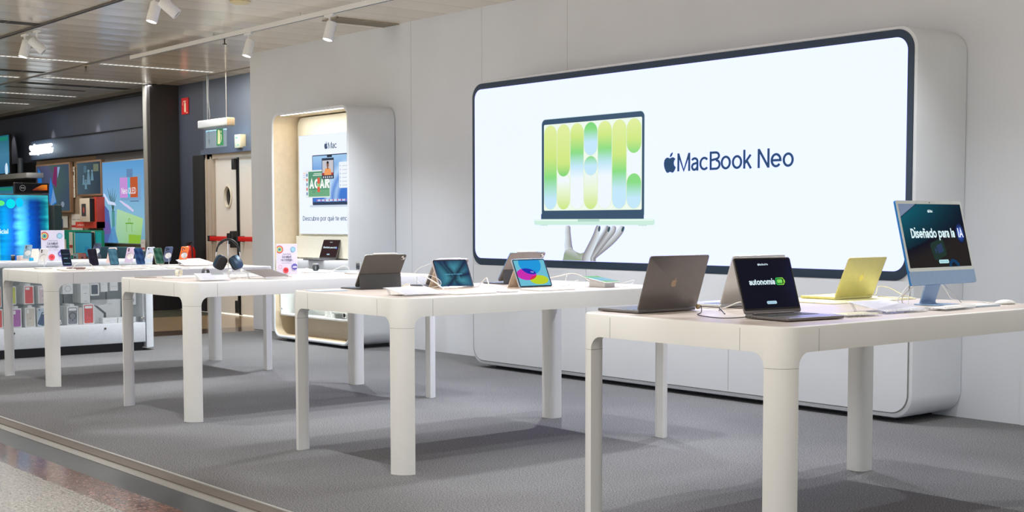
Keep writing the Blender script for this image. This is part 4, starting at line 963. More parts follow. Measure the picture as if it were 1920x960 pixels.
def tablet(name, loc, rz, wd, ht, tilt, body, art, label, folio='kick', fcol=BEIGE, stylus=True, lift=.0, cover2=None):
    """screen faces local +X, bottom edge on local Y at x = 0, leaning back to -X"""
    t = tag(empty(name, loc, rz), label, 'tablet'); hw = wd/2
    Mt = Matrix.Translation((0, 0, .004+lift)) @ Matrix.Rotation(-tilt, 4, 'Y')
    bm = bmesh.new(); slab(bm, rrect(-hw, hw, 0, ht, .014, 6), -.003, .003, bev=.0012, M=Mt, axis='x'); finish(bm, 'body', body, t)
    bm = bmesh.new(); slab(bm, rrect(-hw+.0015, hw-.0015, .0015, ht-.0015, .013, 6), .0028, .0034, M=Mt, axis='x'); finish(bm, 'screen_glass', GLASSBLK, t)
    if art: f = Flat(.00025); art(f, wd-.018, ht-.018); f.done('screen', SCR, Mt @ face_M((.0036, -(wd-.018)/2, .009), (0, 1, 0), (0, 0, 1)), t)
    bm = bmesh.new(); slab(bm, rrect(-hw-.001, hw+.001, -.001, ht+.001, .015, 6), -.0062, -.0031, bev=.001, M=Mt, axis='x'); finish(bm, 'folio_cover', fcol, t)
    bm = bmesh.new(); slab(bm, rrect(-hw+.006, -hw+.032, ht-.034, ht-.008, .007), -.0085, -.006, M=Mt, axis='x')
    cb = finish(bm, 'camera_bump', SILVER, t)
    bm = bmesh.new()
    for a, b in ((.012, .026), (.026, .014)): slab(bm, [(-hw+a+.0055*cos(2*pi*k/12), ht-.04+b+.0055*sin(2*pi*k/12)) for k in range(12)], -.0095, -.008, M=Mt, axis='x')
    finish(bm, 'lens', GLASSBLK, cb)
    top = Mt @ Vector((0, 0, ht))
    if folio == 'kick':      # triangular prop: panel from the middle of the back down to the table
        mid = Mt @ Vector((-.0065, 0, ht*.62)); x1 = mid.x-ht*.30
        bm = bmesh.new(); slab(bm, [(mid.x, mid.z), (mid.x-.004, mid.z), (x1-.004, .001), (x1, .001)], -hw, hw, axis='y'); finish(bm, 'folio_prop', cover2 or fcol, t)
        bm = bmesh.new(); slab(bm, [(x1, 0), (x1, .004), (.004, .004), (.004, 0)], -hw, hw, axis='y'); finish(bm, 'folio_base', cover2 or fcol, t)
    else:                    # keyboard folio: upright lower panel and flat keyboard on the +X side
        mid = Mt @ Vector((-.0065, 0, ht*.40))
        bm = bmesh.new(); slab(bm, [(mid.x, mid.z), (mid.x-.004, mid.z), (mid.x-.010, .001), (mid.x-.006, .001)], -hw, hw, axis='y'); finish(bm, 'folio_prop', cover2 or fcol, t)
        bm = bmesh.new(); slab(bm, rrect(mid.x-.006, mid.x+.205, -hw, hw, .012), 0, .006, bev=.001); finish(bm, 'keyboard_base', cover2 or fcol, t)
        bm = bmesh.new()
        for r_ in range(5):
            for c_ in range(13): box(bm, mid.x+.10+r_*.0185, mid.x+.116+r_*.0185, -hw+.010+c_*(wd-.02)/13, -hw+.008+(c_+1)*(wd-.02)/13, .006, .0072)
        finish(bm, 'keys', KEYB, t, 0)
    if stylus:
        Ms = Mt @ Matrix.Translation((-.001, wd*.02, ht+.0055)); bm = bmesh.new(); tube(bm, [Ms @ Vector((0, -.083+k*.0166, 0)) for k in range(11)], [.0016, .0042]+[.0044]*9, 10)
        s = finish(bm, 'stylus', WHITE2); s.parent = None; s.matrix_world = Matrix.Translation(loc) @ Matrix.Rotation(rz, 4, 'Z'); tag(s, 'white stylus along the top edge of the ' + label.split(',')[0].replace(' on a beige prop', ''), 'stylus', 'styluses clipped to tablets')
    return t
tablet('tablet', (-6.462, 4.27, TT), pi, .281, .2155, radians(32), mat('silver_tablet', hexc(200, 200, 200), .3, .7), art_wall_blue, 'large charcoal folio tablet seen from behind, nearest the left corner of its table', 'kbd', FOLIO, True, .012, FOLIO2)
tablet('tablet', (-6.148, 4.625, TT), 0, .2476, .1785, radians(26), mat('lilac_tablet', hexc(206, 202, 224), .3, .5), tablet_art_dark, 'tablet with dark teal wallpaper on a beige prop', 'kick', BEIGE, True)
tablet('tablet', (-6.46, 4.745, TT), pi, .2476, .1785, radians(34), SILVER, None, 'grey folio tablet mostly hidden behind the tablet with dark teal wallpaper', 'kbd', FOLIOG, False, .010, FOLIO2)
tablet('tablet', (-5.905, 5.015, TT), 0, .2486, .1795, radians(26), mat('sky_tablet', hexc(170, 206, 240), .3, .5), tablet_art_color, 'tablet showing blue, magenta and yellow ellipses on a beige prop', 'kick', BEIGE, False)
tablet('tablet', (-6.415, 5.275, TT), pi, .2806, .2155, radians(36), mat('blue_tablet', hexc(110, 160, 210), .3, .6), None, 'grey folio tablet seen from behind, standing behind the tablet with the coloured ellipses', 'kbd', FOLIOG, True, .018, FOLIO2)
def leaflet(loc, rz, wd, dp, tilt, label, art=None, m=None, name='leaflet_holder'):
    """clear slanted holder with a printed sheet: front edge at local x = 0, rises toward -X"""
    t = tag(empty(name, loc, rz), label, 'leaflet holder'); hw = wd/2
    R = Matrix.Rotation(tilt, 4, 'Y')   # raises -X
    bm = bmesh.new(); box(bm, -dp, 0, -hw, hw, .006, .0085, M=R)
    box(bm, -.003, .0, -hw, hw, .0085, .018, M=R); finish(bm, 'acrylic_holder', ACRYL, t, 0)
    x1 = -dp*cos(tilt)
    bm = bmesh.new(); zz = dp*sin(tilt)
    for s in (-1, 1): slab(bm, [(-dp*.92*cos(tilt), dp*.92*sin(tilt)+.006), (-dp*.92*cos(tilt)-.004, dp*.92*sin(tilt)+.006), (-dp*.80*cos(tilt)-.004, 0), (-dp*.80*cos(tilt), 0)], s*(hw-.02)-.008, s*(hw-.02)+.008, axis='y')
    box(bm, -.02, .0, -hw, hw, 0, .003); finish(bm, 'feet', ACRYL, t, 0)
    f = Flat(.0003)
    (art or art_leaflet)(f, wd-.012, dp-.012)
    f.done('printed_sheet', PRINT, R @ face_M((-.006, -(wd-.012)/2, .0090), (0, 1, 0), (-1, 0, 0)), t)
    return t
def art_leaflet(f, w_, h):
    f.rect(0, w_, 0, h, hexc(202, 202, 214)[:3]); f.up()
    for k in range(14):
        L = .55+.4*((k*37) % 10)/10; f.rect(w_*.06, w_*.06+w_*.8*L, h*(.93-k*.06)-.0015, h*(.93-k*.06)+.0015, hexc(176, 178, 192)[:3])
    f.rect(w_*.06, w_*.5, h*.06, h*.075, hexc(150, 150, 166)[:3])
def art_leaflet2(f, w_, h):
    art_leaflet(f, w_, h); f.up(); f.rect(w_*.55, w_, h*.72, h, hexc(140, 146, 144)[:3]); f.up(); f.text('Apple Watch', w_*.1, h*.22, .010, hexc(110, 104, 140)[:3], wid=w_*.5)
def art_wood(f, w_, h):
    f.rect(0, w_, 0, h, hexc(78, 64, 58)[:3]); f.up()
    for k in range(9): f.rect(w_*.05, w_*.85, h*(.1+k*.09), h*(.1+k*.09)+.002, hexc(98, 84, 76)[:3])
# ---- front table
leaflet((-3.275, 4.815, TT), radians(-3), .275, .215, radians(9), 'clear leaflet holder with a pale sheet, left of the light blue desktop computer')
leaflet((-3.255, 4.50, TT), radians(-6), .20, .10, radians(1.5), 'small thin clear card lying in front of the dark laptop on the front table', lambda f, w_, h: (f.rect(0, w_, 0, h, hexc(226, 222, 180)[:3]), f.up(), f.rect(w_*.5, w_*.9, h*.3, h*.36, hexc(130, 126, 90)[:3])), name='card_holder')
leaflet((-3.235, 5.15, TT), radians(4), .26, .10, radians(2), 'flat clear card holder in front of the desktop computer foot', lambda f, w_, h: (f.rect(0, w_, 0, h, hexc(224, 218, 216)[:3]), f.up(), f.rect(w_*.1, w_*.7, h*.4, h*.46, hexc(170, 168, 180)[:3])), name='card_holder')
zt = TT+.003
cord('security_cable', [(-3.485, 4.06, zt+.004), (-3.52, 4.02, zt), (-3.55, 3.97, zt), (-3.62, 3.97, zt+.001), (-3.73, 4.03, zt+.001), (-3.775, 4.10, zt+.006), (-3.80, 4.125, zt+.030), (-3.79, 4.10, zt+.022)], .0022, CORDB, 'black security cable curling left from the laptop with the word autonomía')
cord('security_cable', [(-3.83, 4.27, zt+.004), (-3.90, 4.36, zt+.002), (-3.93, 4.42, zt+.004), (-3.87, 4.46, zt+.002), (-3.78, 4.43, zt+.012), (-3.70, 4.40, zt+.002), (-3.72, 4.50, zt), (-3.80, 4.62, zt+.001)], .0022, CORDB, 'dark security cable behind the space grey laptop')
cord('charging_cable', [(-3.96, 4.265, zt+.010), (-3.93, 4.33, zt+.004), (-3.90, 4.38, zt+.006), (-3.86, 4.43, zt+.030), (-3.85, 4.46, zt+.022), (-3.80, 4.47, zt+.002), (-3.74, 4.42, zt+.016), (-3.70, 4.38, zt+.012), (-3.68, 4.38, zt)], .0026, CORDW, 'white charging cable looping between the space grey and silver laptops')
bm = bmesh.new(); Mk = Matrix.Translation((-3.945, 4.262, TT+.017)) @ Matrix.Rotation(pi/2, 4, 'Y'); lathe(bm, [(.001, .006), (.010, .006), (.011, .003), (.011, -.003), (.001, -.003)], 20, M=Mk)
tag(finish(bm, 'security_clamp', [mat('bronze_clamp', hexc(196, 170, 130), .3, .8)]), 'round bronze security clamp on the lower corner of the space grey laptop', 'clamp')
cord('security_cable', [(-3.70, 4.16, zt), (-3.745, 4.19, zt+.012), (-3.775, 4.21, zt+.02)], .003, BLACK, 'short dark cable end standing on the front table beside the curled cable')
cord('charging_cable', [(-3.985, 5.545, zt+.012), (-3.99, 5.60, zt+.020), (-4.02, 5.66, zt+.052), (-4.0, 5.72, zt+.046), (-3.93, 5.74, zt+.012), (-3.87, 5.73, zt+.001), (-3.83, 5.66, zt+.001), (-3.86, 5.58, zt+.006), (-3.94, 5.54, zt+.012)], .0022, CORDY, 'pale yellow cable looping right of the yellow laptop')
cord('security_cable', [(-3.60, 5.23, zt), (-3.61, 5.235, zt+.022), (-3.605, 5.255, zt+.045), (-3.60, 5.30, zt+.085), (-3.56, 5.33, zt+.125)], .0028, CORDW, 'white cable rising from the table left of the desktop computer foot')
cord('security_cable', [(-3.585, 5.235, zt), (-3.595, 5.245, zt+.03), (-3.585, 5.28, zt+.065), (-3.56, 5.32, zt+.10), (-3.55, 5.34, zt+.13)], .0022, mat('tan_cord', hexc(190, 176, 160), .5), 'tan cable rising beside the white one left of the desktop computer foot')
cord('security_cable', [(-3.55, 5.44, zt+.125), (-3.52, 5.48, zt+.075), (-3.50, 5.52, zt+.035), (-3.49, 5.56, zt+.001)], .0022, SILVER, 'steel cable slanting from the desktop computer down to the right')
cord('security_cable', [(-3.56, 5.46, zt+.125), (-3.60, 5.60, zt+.055), (-3.62, 5.70, zt+.003), (-3.50, 5.70, zt+.001), (-3.42, 5.64, zt+.001), (-3.37, 5.60, zt+.002)], .0018, CORDW, 'thin white cable running from the desktop computer toward the mouse')
# ---- second table
leaflet((-5.655, 4.055, TT), radians(-2), .27, .215, radians(8), 'clear leaflet holder with a grey price sheet in front of the charcoal folio tablet')
bm = bmesh.new(); slab(bm, rrect(-6.50, -6.36, 3.83, 4.03, .01), TT, TT+.004); tag(finish(bm, 'info_card', mat('pale_blue_card', hexc(206, 220, 240), .3)), 'flat pale blue card at the left corner of the second nearest table', 'card')
bm = bmesh.new(); slab(bm, rrect(-5.80, -5.62, 4.225, 4.50, .012), TT, TT+.006, bev=.002); tag(finish(bm, 'card_tray', WHITE2), 'flat white tray in front of the tablet with dark teal wallpaper', 'tray')
bm = bmesh.new(); slab(bm, rrect(-5.80, -5.60, 4.80, 5.05, .012), TT, TT+.007, bev=.002); tag(finish(bm, 'card_tray', WHITE2), 'flat white tray in front of the tablet with coloured ellipses', 'tray')
bm = bmesh.new(); box(bm, -5.70, -5.64, 4.55, 4.66, TT, TT+.004, bev=.001); tag(finish(bm, 'cable_guide', SILVER), 'small grey metal plate between the two white trays', 'plate')
cord('charging_cable', [(-6.33, 4.36, zt+.002), (-6.25, 4.33, zt+.022), (-6.15, 4.29, zt+.028), (-6.05, 4.22, zt+.022), (-5.95, 4.14, zt+.001)], .0026, CORDW, 'white cable arching over the table in front of the charcoal folio tablet')
cord('charging_cable', [(-6.38, 4.40, zt+.010), (-6.25, 4.36, zt+.026), (-6.12, 4.25, zt+.034), (-6.02, 4.155, zt+.026), (-5.98, 4.12, zt)], .0022, CORDY, 'cream cable arching beside the white one in front of the charcoal folio tablet')
cord('security_cable', [(-6.05, 4.46, zt), (-6.10, 4.45, zt+.03), (-6.16, 4.42, zt+.065), (-6.22, 4.41, zt+.078)], .0032, CORDW, 'stiff white cable leaning up between the charcoal folio tablet and the teal one')
cord('security_cable', [(-6.22, 4.41, zt+.078), (-6.20, 4.47, zt+.076), (-6.15, 4.50, zt+.05), (-6.12, 4.48, zt+.02), (-6.18, 4.42, zt+.002)], .0016, CORDW, 'thin white loop hanging from the leaning stiff white cable')
cord('security_cable', [(-6.22, 4.50, zt+.145), (-6.25, 4.42, zt+.11), (-6.22, 4.38, zt+.06), (-6.05, 4.36, zt+.002)], .0012, CORDW, 'very thin cable from the top left corner of the tablet with dark teal wallpaper')
cord('charging_cable', [(-6.05, 4.79, zt), (-6.07, 4.79, zt+.03), (-6.10, 4.80, zt+.055), (-6.13, 4.79, zt+.03), (-6.15, 4.78, zt+.002)], .0032, CORDW, 'folded white cable standing between the teal tablet and the tablet with coloured ellipses')
cord('charging_cable', [(-6.15, 4.78, zt+.002), (-6.22, 4.72, zt+.001), (-6.3, 4.62, zt+.001)], .0026, CORDW, 'white cable lying behind the folded upright white cable')
cord('security_cable', [(-6.02, 5.17, zt+.045), (-6.05, 5.22, zt+.042), (-6.0, 5.27, zt+.055), (-5.98, 5.32, zt+.066), (-5.95, 5.36, zt+.068), (-5.90, 5.40, zt+.04), (-5.86, 5.42, zt+.002)], .0036, CORDW, 'thick white cable arching right of the tablet with coloured ellipses')
cord('security_cable', [(-6.0, 5.165, zt+.05), (-5.98, 5.20, zt+.03), (-5.90, 5.20, zt+.006), (-5.82, 5.19, zt+.001)], .0016, CORDW, 'thin white cable dropping from the right side of the tablet with coloured ellipses')
cord('security_cable', [(-5.98, 5.32, zt+.066), (-5.97, 5.30, zt+.03), (-5.93, 5.28, zt+.002), (-5.86, 5.27, zt+.03), (-5.87, 5.31, zt+.034)], .0018, CORDW, 'thin white cable hanging from the thick arched white cable')
# small tablet lying on a white wedge
t = tag(empty('tablet', (-5.745, 5.385, TT), radians(6)), 'small tablet with a green and light blue screen, lying tilted on a white block', 'tablet')
Mt = Matrix.Translation((0, 0, .042)) @ Matrix.Rotation(radians(9), 4, 'Y')
bm = bmesh.new(); slab(bm, rrect(-.098, .098, -.068, .068, .011), -.003, .003, bev=.0012, M=Mt); finish(bm, 'body', SILVER, t)
f = Flat(.00025)
f.rect(0, .130, 0, .190, hexc(150, 214, 160)[:3]); f.up(); f.face([(0, .06), (.130, .03), (.130, .14), (0, .165)], [hexc(150, 206, 236)[:3], hexc(170, 214, 244)[:3], hexc(170, 220, 240)[:3], hexc(130, 220, 196)[:3]]); f.up(); f.rect(0, .130, .0, .012, hexc(236, 246, 240)[:3])
f.done('screen', SCR, Mt @ face_M((.095, -.065, .0034), (0, 1, 0), (-1, 0, 0)), t)
bm = bmesh.new(); slab(bm, [(-.06, 0), (.06, 0), (.06, .026), (-.06, .045)], -.045, .045, axis='y'); tag(finish(bm, 'tablet_riser', WHITE2, M=Matrix.Translation((-5.745, 5.385, TT)) @ Matrix.Rotation(radians(6), 4, 'Z')), 'white wedge block under the small green tablet', 'stand')
cord('security_cable', [(-5.66, 5.43, zt+.020), (-5.64, 5.48, zt+.026), (-5.66, 5.56, zt+.034), (-5.70, 5.60, zt+.02), (-5.66, 5.52, zt+.001), (-5.62, 5.43, zt)], .0018, CORDW, 'thin white cable looping right of the small green tablet')

# ---- third table
def headphones(loc, rz):
    t = tag(empty('headphones', loc, rz), 'black and dark blue over-ear headphones hanging on a chrome stand', 'headphones')
    cushion = mat('headphone_mesh', (.022, .022, .026, 1), .8); cup = mat('midnight_cup', hexc(46, 66, 84), .3, .5); rimm = mat('blue_cup_rim', hexc(44, 110, 160), .25, .6)
    top = .272
    bm = bmesh.new(); pts = []
    for k in range(21):
        a = radians(8+164*k/20); pts.append((.078*cos(a), 0, .172+.098*sin(a)))
    tube(bm, pts, [.0055]*4+[.0085]*13+[.0055]*4, 10); finish(bm, 'headband', BLACK, t)
    bm = bmesh.new(); mesh = [(p[0]*.93, 0, p[2]-.006) for p in pts[5:16]]
    for off in (-.012, 0, .012): tube(bm, [(p[0], off, p[2]) for p in mesh], .0035, 6)
    finish(bm, 'headband_canopy', cushion, t)
    for s in (-1, 1):
        bm = bmesh.new(); tube(bm, [(s*.0775, 0, .19), (s*.081, 0, .165), (s*.078, 0, .14)], .0032, 8); finish(bm, 'arm', CHROME, t)
        # ear cup: rounded box tilted inward at the bottom, turned toward the viewer
        Mc = Matrix.Translation((s*.058, 0, .118)) @ Matrix.Rotation(radians(s*-27), 4, 'Y') @ Matrix.Rotation(radians(-42 if s < 0 else -36), 4, 'Z')
        bm = bmesh.new(); slab(bm, rrect(-.040, .040, -.049, .049, .030, 8), -.011, .011, bev=.008, M=Mc @ Matrix.Rotation(0, 4, 'X'), axis='x'); c = finish(bm, 'ear_cup', cup, t)
        sgn = s
        bm = bmesh.new(); slab(bm, rrect(-.037, .037, -.046, .046, .028, 8), -.0125 if s > 0 else .0105, -.0105 if s > 0 else .0125, M=Mc, axis='x'); finish(bm, 'rim', rimm, c)
        bm = bmesh.new(); slab(bm, rrect(-.038, .038, -.047, .047, .029, 8), -.034 if s > 0 else .0125, -.0125 if s > 0 else .034, bev=.008, M=Mc, axis='x'); finish(bm, 'ear_cushion', cushion, c)
    return t
headphones((-8.155, 4.215, TT-.002), radians(50.7))
t = tag(empty('headphone_stand', (-8.155, 4.215, TT)), 'slim chrome headphone stand with a round clear base on the third table', 'stand')
bm = bmesh.new(); lathe(bm, [(.001, .001), (.055, .001), (.055, .006), (.001, .007)], 28); finish(bm, 'base', ACRYL, t)
bm = bmesh.new(); lathe(bm, [(.0035, .005), (.0035, .262)], 12); tube(bm, [(-.02, -.025, .254), (-.01, -.012, .261), (0, 0, .263), (.01, .012, .261), (.02, .025, .254)], .004, 8); finish(bm, 'pole', CHROME, t)
leaflet((-7.955, 4.02, TT), radians(-14), .20, .215, radians(10), 'clear leaflet holder with a grey sheet left of the headphones', art_leaflet2)
leaflet((-7.97, 4.50, TT), radians(10), .24, .25, radians(12), 'dark brown slatted panel on a clear slanted holder right of the headphones', art_wood)
def plate(loc, sx, sy, label, m=None, rz=0, h=.008, name='display_plate', group=None):
    bm = bmesh.new(); slab(bm, rrect(-sx/2, sx/2, -sy/2, sy/2, min(sx, sy)*.2), 0, h, bev=.002); o = finish(bm, name, m or WHITE2); o.location = loc; o.rotation_euler.z = rz
    return tag(o, label, 'plate', group)
plate((-8.60, 4.07, TT), .16, .20, 'white display plate under the white watch on the third table')
plate((-8.83, 3.93, TT), .12, .13, 'low thin plate at the left corner of the third table', mat('grey_plate', hexc(160, 152, 146), .4), h=.004)
plate((-8.80, 5.28, TT), .14, .20, 'white display plate under the dark watch right of the small poster', h=.010)
plate((-8.42, 5.42, TT), .16, .18, 'white display plate under the black strap watch, partly behind the charcoal tablet', h=.010)
plate((-8.45, 4.45, TT), .14, .30, 'white display plate behind the headphone stand', h=.012)
def watch(loc, rz, strap, label, face=None, r=.024):
    t = tag(empty('watch', loc, rz), label, 'watch')
    bm = bmesh.new(); n = 26; outer = []; rings = []
    for k in range(n+1):
        a = radians(-60+300*k/n); c = Vector((0, (r+.004)*1.12*cos(a+pi/2+radians(90)), r+.004+(r)*sin(a+pi/2+radians(90)) ))
        nrm = Vector((0, cos(a+pi), sin(a+pi))); rings.append([c+Vector((dx, 0, 0))+nrm*dn for dx, dn in ((-.012, -.001), (.012, -.001), (.012, .0016), (-.012, .0016))])
    loft(bm, rings); finish(bm, 'strap', strap, t, 30)
    bm = bmesh.new(); slab(bm, rrect(-.017, .017, -.0195, .0195, .007), 2*r+.001, 2*r+.011, bev=.003); finish(bm, 'case', ALU, t)
    bm = bmesh.new(); slab(bm, rrect(-.0145, .0145, -.017, .017, .006), 2*r+.0105, 2*r+.0114); finish(bm, 'screen', face or GLASSBLK, t)
    bm = bmesh.new(); Mx = Matrix.Translation((.0175, 0, 2*r+.006)) @ Matrix.Rotation(pi/2, 4, 'Y'); lathe(bm, [(.0035, 0), (.0035, .0022), (.001, .0024)], 12, M=Mx); finish(bm, 'crown', CHROME, t)
    return t
watch((-8.60, 4.07, TT+.008), radians(35), mat('ivory_strap', hexc(230, 224, 206), .6), 'white strap watch lying on a white plate at the left of the third table', ACRYL)
watch((-8.72, 4.33, TT+.0), radians(30), mat('steel_strap', hexc(70, 76, 84), .4), 'dark metal watch behind the leaflet holder, left of the headphones')
watch((-8.80, 5.28, TT+.010), radians(30), mat('slate_strap', hexc(66, 74, 80), .6), 'slate strap watch on a white plate right of the small poster', ACRYL)
watch((-8.40, 5.40, TT+.028), radians(60), mat('black_strap', hexc(52, 56, 62), .6), 'black strap watch raised beside the left edge of the charcoal folio tablet')
bm = bmesh.new(); lathe(bm, [(.03, 0), (.03, .004), (.008, .006), (.008, .028), (.001, .028)], 20, (-8.40, 5.40, TT)); tag(finish(bm, 'watch_stand', CHROME), 'small round stand under the black strap watch', 'stand')
# earphones tray and cables beside the headphone stand
t = tag(empty('earphone_tray', (-8.32, 4.36, TT+.0)), 'clear tray with wires behind the headphone stand', 'tray')
bm = bmesh.new(); slab(bm, rrect(-.05, .05, -.08, .08, .02), .012, .040, bev=.004); finish(bm, 'dome', ACRYL, t)
bm = bmesh.new(); slab(bm, rrect(-.055, .055, -.085, .085, .02), 0, .012, bev=.003); finish(bm, 'base', WHITE2, t)
for k, (x, y) in enumerate(((-8.33, 4.32), (-8.31, 4.40))):
    bm = bmesh.new(); lathe(bm, [(.001, 0), (.011, .003), (.013, .012), (.007, .02), (.001, .021)], 14, (x, y, TT+.040)); tag(finish(bm, 'earphone', WHITE2), 'small white earphone on the clear tray behind the headphone stand', 'earphone', 'white earphones on the clear tray')
cord('security_cable', [(-8.10, 4.23, zt+.05), (-8.05, 4.28, zt+.04), (-7.99, 4.27, zt+.002)], .0015, CORDW, 'thin wire slanting right from the headphone stand')
cord('security_cable', [(-8.12, 4.20, zt+.055), (-8.15, 4.12, zt+.045), (-8.16, 4.08, zt+.02), (-8.14, 4.07, zt+.001)], .0013, CORDW, 'thin wire slanting left from the headphone stand')
cord('security_cable', [(-8.10, 4.24, zt+.03), (-8.04, 4.26, zt+.002), (-7.97, 4.35, zt+.001), (-7.95, 4.50, zt+.001), (-7.94, 4.60, zt)], .0015, CORDW, 'clear wire lying in front of the dark slatted panel')
cord('charging_cable', [(-8.66, 5.09, zt), (-8.68, 5.10, zt+.02), (-8.70, 5.13, zt+.034), (-8.68, 5.17, zt+.025), (-8.66, 5.19, zt)], .003, CORDW, 'white cable hoop on the table right of the small poster')
cord('charging_cable', [(-8.72, 5.36, zt+.008), (-8.71, 5.42, zt+.03), (-8.70, 5.47, zt+.046), (-8.69, 5.50, zt+.03), (-8.68, 5.51, zt)], .002, CORDW, 'white cable hoop right of the slate strap watch')
bm = bmesh.new(); slab(bm, rrect(-8.95, -8.55, 5.52, 5.70, .02), TT, TT+.004); tag(finish(bm, 'info_card', mat('pale_blue_card_b', hexc(196, 214, 236), .3)), 'flat pale blue card at the far end of the third table', 'card')

def poster(loc, rz, w_, h, label):
    t = tag(empty('counter_poster', loc, rz), label, 'poster')
    bm = bmesh.new(); box(bm, -.006, 0, -w_/2-.004, w_/2+.004, 0, h, bev=.001); finish(bm, 'acrylic_block', mat('frosted_acrylic', hexc(232, 230, 240), .25), t, 0)
    f = Flat(.0003); f.rect(0, w_, 0, h-.004, hexc(222, 216, 234)[:3]); f.up()
    cu, cv = w_*.13, h*.81; R_ = w_*.185
    for k, c in enumerate((hexc(196, 62, 84), hexc(232, 120, 90), hexc(224, 216, 120), hexc(110, 180, 140), hexc(120, 190, 200), hexc(40, 90, 110))):
        r_ = R_*(1-k*.155); pts = [(max(0, cu+r_*cos(2*pi*q/28)), cv+r_*sin(2*pi*q/28)) for q in range(28)]; f.face(pts, c[:3]); f.up()
    f.ell(w_*.80, h*.81, w_*.125, w_*.125, hexc(110, 176, 204)[:3]); f.up(); f.ell(w_*.80, h*.81, w_*.095, w_*.095, hexc(160, 206, 226)[:3]); f.up()
    ink = hexc(70, 76, 104)[:3]
    f.text('Apple Watch', w_*.49, h*.645, .006, ink, wid=w_*.42, align='c', bold=.0002)
    sans(f, 'La salud', w_*.48, h*.53, h*.082, ink, wid=w_*.45, align='c', weight=.14); f.up(); sans(f, 'va contigo.', w_*.48, h*.43, h*.082, ink, wid=w_*.58, align='c', weight=.14); f.up()
    f.text('Pregunta a un especialista', w_*.48, h*.345, .0045, ink, wid=w_*.50, align='c')
    for k in range(10):
        a = 2*pi*k/10; f.ell(w_*.15+.013*cos(a), h*.235+.013*sin(a), .0024, .0024, hexc(206, 100, 116)[:3], 8)
    f.ell(w_*.43, h*.12, w_*.14, w_*.14, hexc(228, 70, 80)[:3]); f.up(); f.ring(w_*.43, h*.12, w_*.11, w_*.12, hexc(244, 130, 130)[:3]); f.up()
    hx_ = w_*.43; hy_ = h*.12; f.face([(hx_, hy_-.013), (hx_+.015, hy_+.003), (hx_+.012, hy_+.010), (hx_+.004, hy_+.011), (hx_, hy_+.006), (hx_-.004, hy_+.011), (hx_-.012, hy_+.010), (hx_-.015, hy_+.003)], hexc(196, 44, 60)[:3]); f.up()
    r_ = w_*.15; f.face([(min(w_, w_*.87+r_*cos(2*pi*q/28)), h*.235+r_*sin(2*pi*q/28)) for q in range(28)], hexc(96, 92, 178)[:3]); f.up()
    f.rect(w_*.77, w_*.985, h*.20, h*.245, hexc(226, 224, 246)[:3], .004); f.rect(w_*.79, w_*.96, h*.252, h*.262, hexc(200, 200, 236)[:3])
    f.done('print', PRINT, face_M((.0006, -w_/2, .002), (0, 1, 0), (0, 0, 1)), t)
    return t
poster((-8.665, 4.955, TT), radians(-8), .155, .222, 'small acrylic poster reading La salud va contigo, on the table with the headphones')
poster((-12.95, 4.815, .906), 0, .222, .30, 'taller acrylic poster reading La salud va contigo, standing on the white counter')
# ---- farthest table: phones on magnetic stands
def phone(loc, rz, body, lenses, art, label, tilt=radians(27), pro=False, ht=.149):
    """loc is the middle of the back plate; screen faces local +X"""
    t = tag(empty('phone', loc, rz), label, 'phone'); wd = .0745; hw = wd/2
    Mt = Matrix.Rotation(-tilt, 4, 'Y')
    bm = bmesh.new(); slab(bm, rrect(-hw, hw, -ht/2, ht/2, .012, 6), -.0042, .0036, bev=.0022, M=Mt, axis='x'); finish(bm, 'body', body, t)
    bm = bmesh.new(); slab(bm, rrect(-hw+.0018, hw-.0018, -ht/2+.0018, ht/2-.0018, .0105, 6), .0034, .0040, M=Mt, axis='x'); finish(bm, 'screen_glass', GLASSBLK, t)
    if art:
        f = Flat(.0002); art(f, wd-.008, ht-.008); f.done('screen', SCR, Mt @ face_M((.0041, -hw+.004, -ht/2+.004), (0, 1, 0), (0, 0, 1)), t)
    # camera bump: seen from behind, camera sits on the viewer's upper left = local +Y side
    bm = bmesh.new()
    if pro: slab(bm, rrect(-hw+.003, hw-.003, ht/2-.036, ht/2-.004, .010), -.0066, -.0040, M=Mt, axis='x')
    else: slab(bm, rrect(hw-.024, hw-.006, ht/2-.036, ht/2-.006, .008), -.0058, -.0040, M=Mt, axis='x')
    cb = finish(bm, 'camera_bump', body, t); bm = bmesh.new()
    spots = [(hw-.013, ht/2-.012), (hw-.013, ht/2-.029), (hw-.029, ht/2-.020)] if lenses == 3 else [(hw-.015, ht/2-.014), (hw-.015, ht/2-.029)]
    for y, z in spots[:lenses]: slab(bm, [(y+.0062*cos(2*pi*k/14), z+.0062*sin(2*pi*k/14)) for k in range(14)], -.0086, -.0058, M=Mt, axis='x')
    finish(bm, 'lens', GLASSBLK, cb)
    return t
def phone_stand(loc, rz, label, h=.10, tilt=radians(27)):
    """base plate on the table, thin pole, round magnetic disc that touches the phone's back"""
    t = tag(empty('phone_stand', loc, rz), label, 'stand', None)
    bm = bmesh.new(); slab(bm, rrect(-.045, .055, -.065, .065, .018), 0, .009, bev=.002); finish(bm, 'base', WHITE2, t)
    Mt = Matrix.Translation((0, 0, h)) @ Matrix.Rotation(-tilt, 4, 'Y')
    bm = bmesh.new(); slab(bm, [(.029*cos(2*pi*k/28), -.008+.029*sin(2*pi*k/28)) for k in range(28)], -.012, -.0046, bev=.001, M=Mt, axis='x'); finish(bm, 'magnetic_disc', WHITE2, t)
    a = Mt @ Vector((-.012, 0, -.008)); bm = bmesh.new(); tube(bm, [a, a+Vector((-.010, 0, -.004)), (a.x-.012, 0, a.z-.02), (a.x-.012, 0, .008)], .0026, 8); finish(bm, 'pole', CHROME, t)
    return t
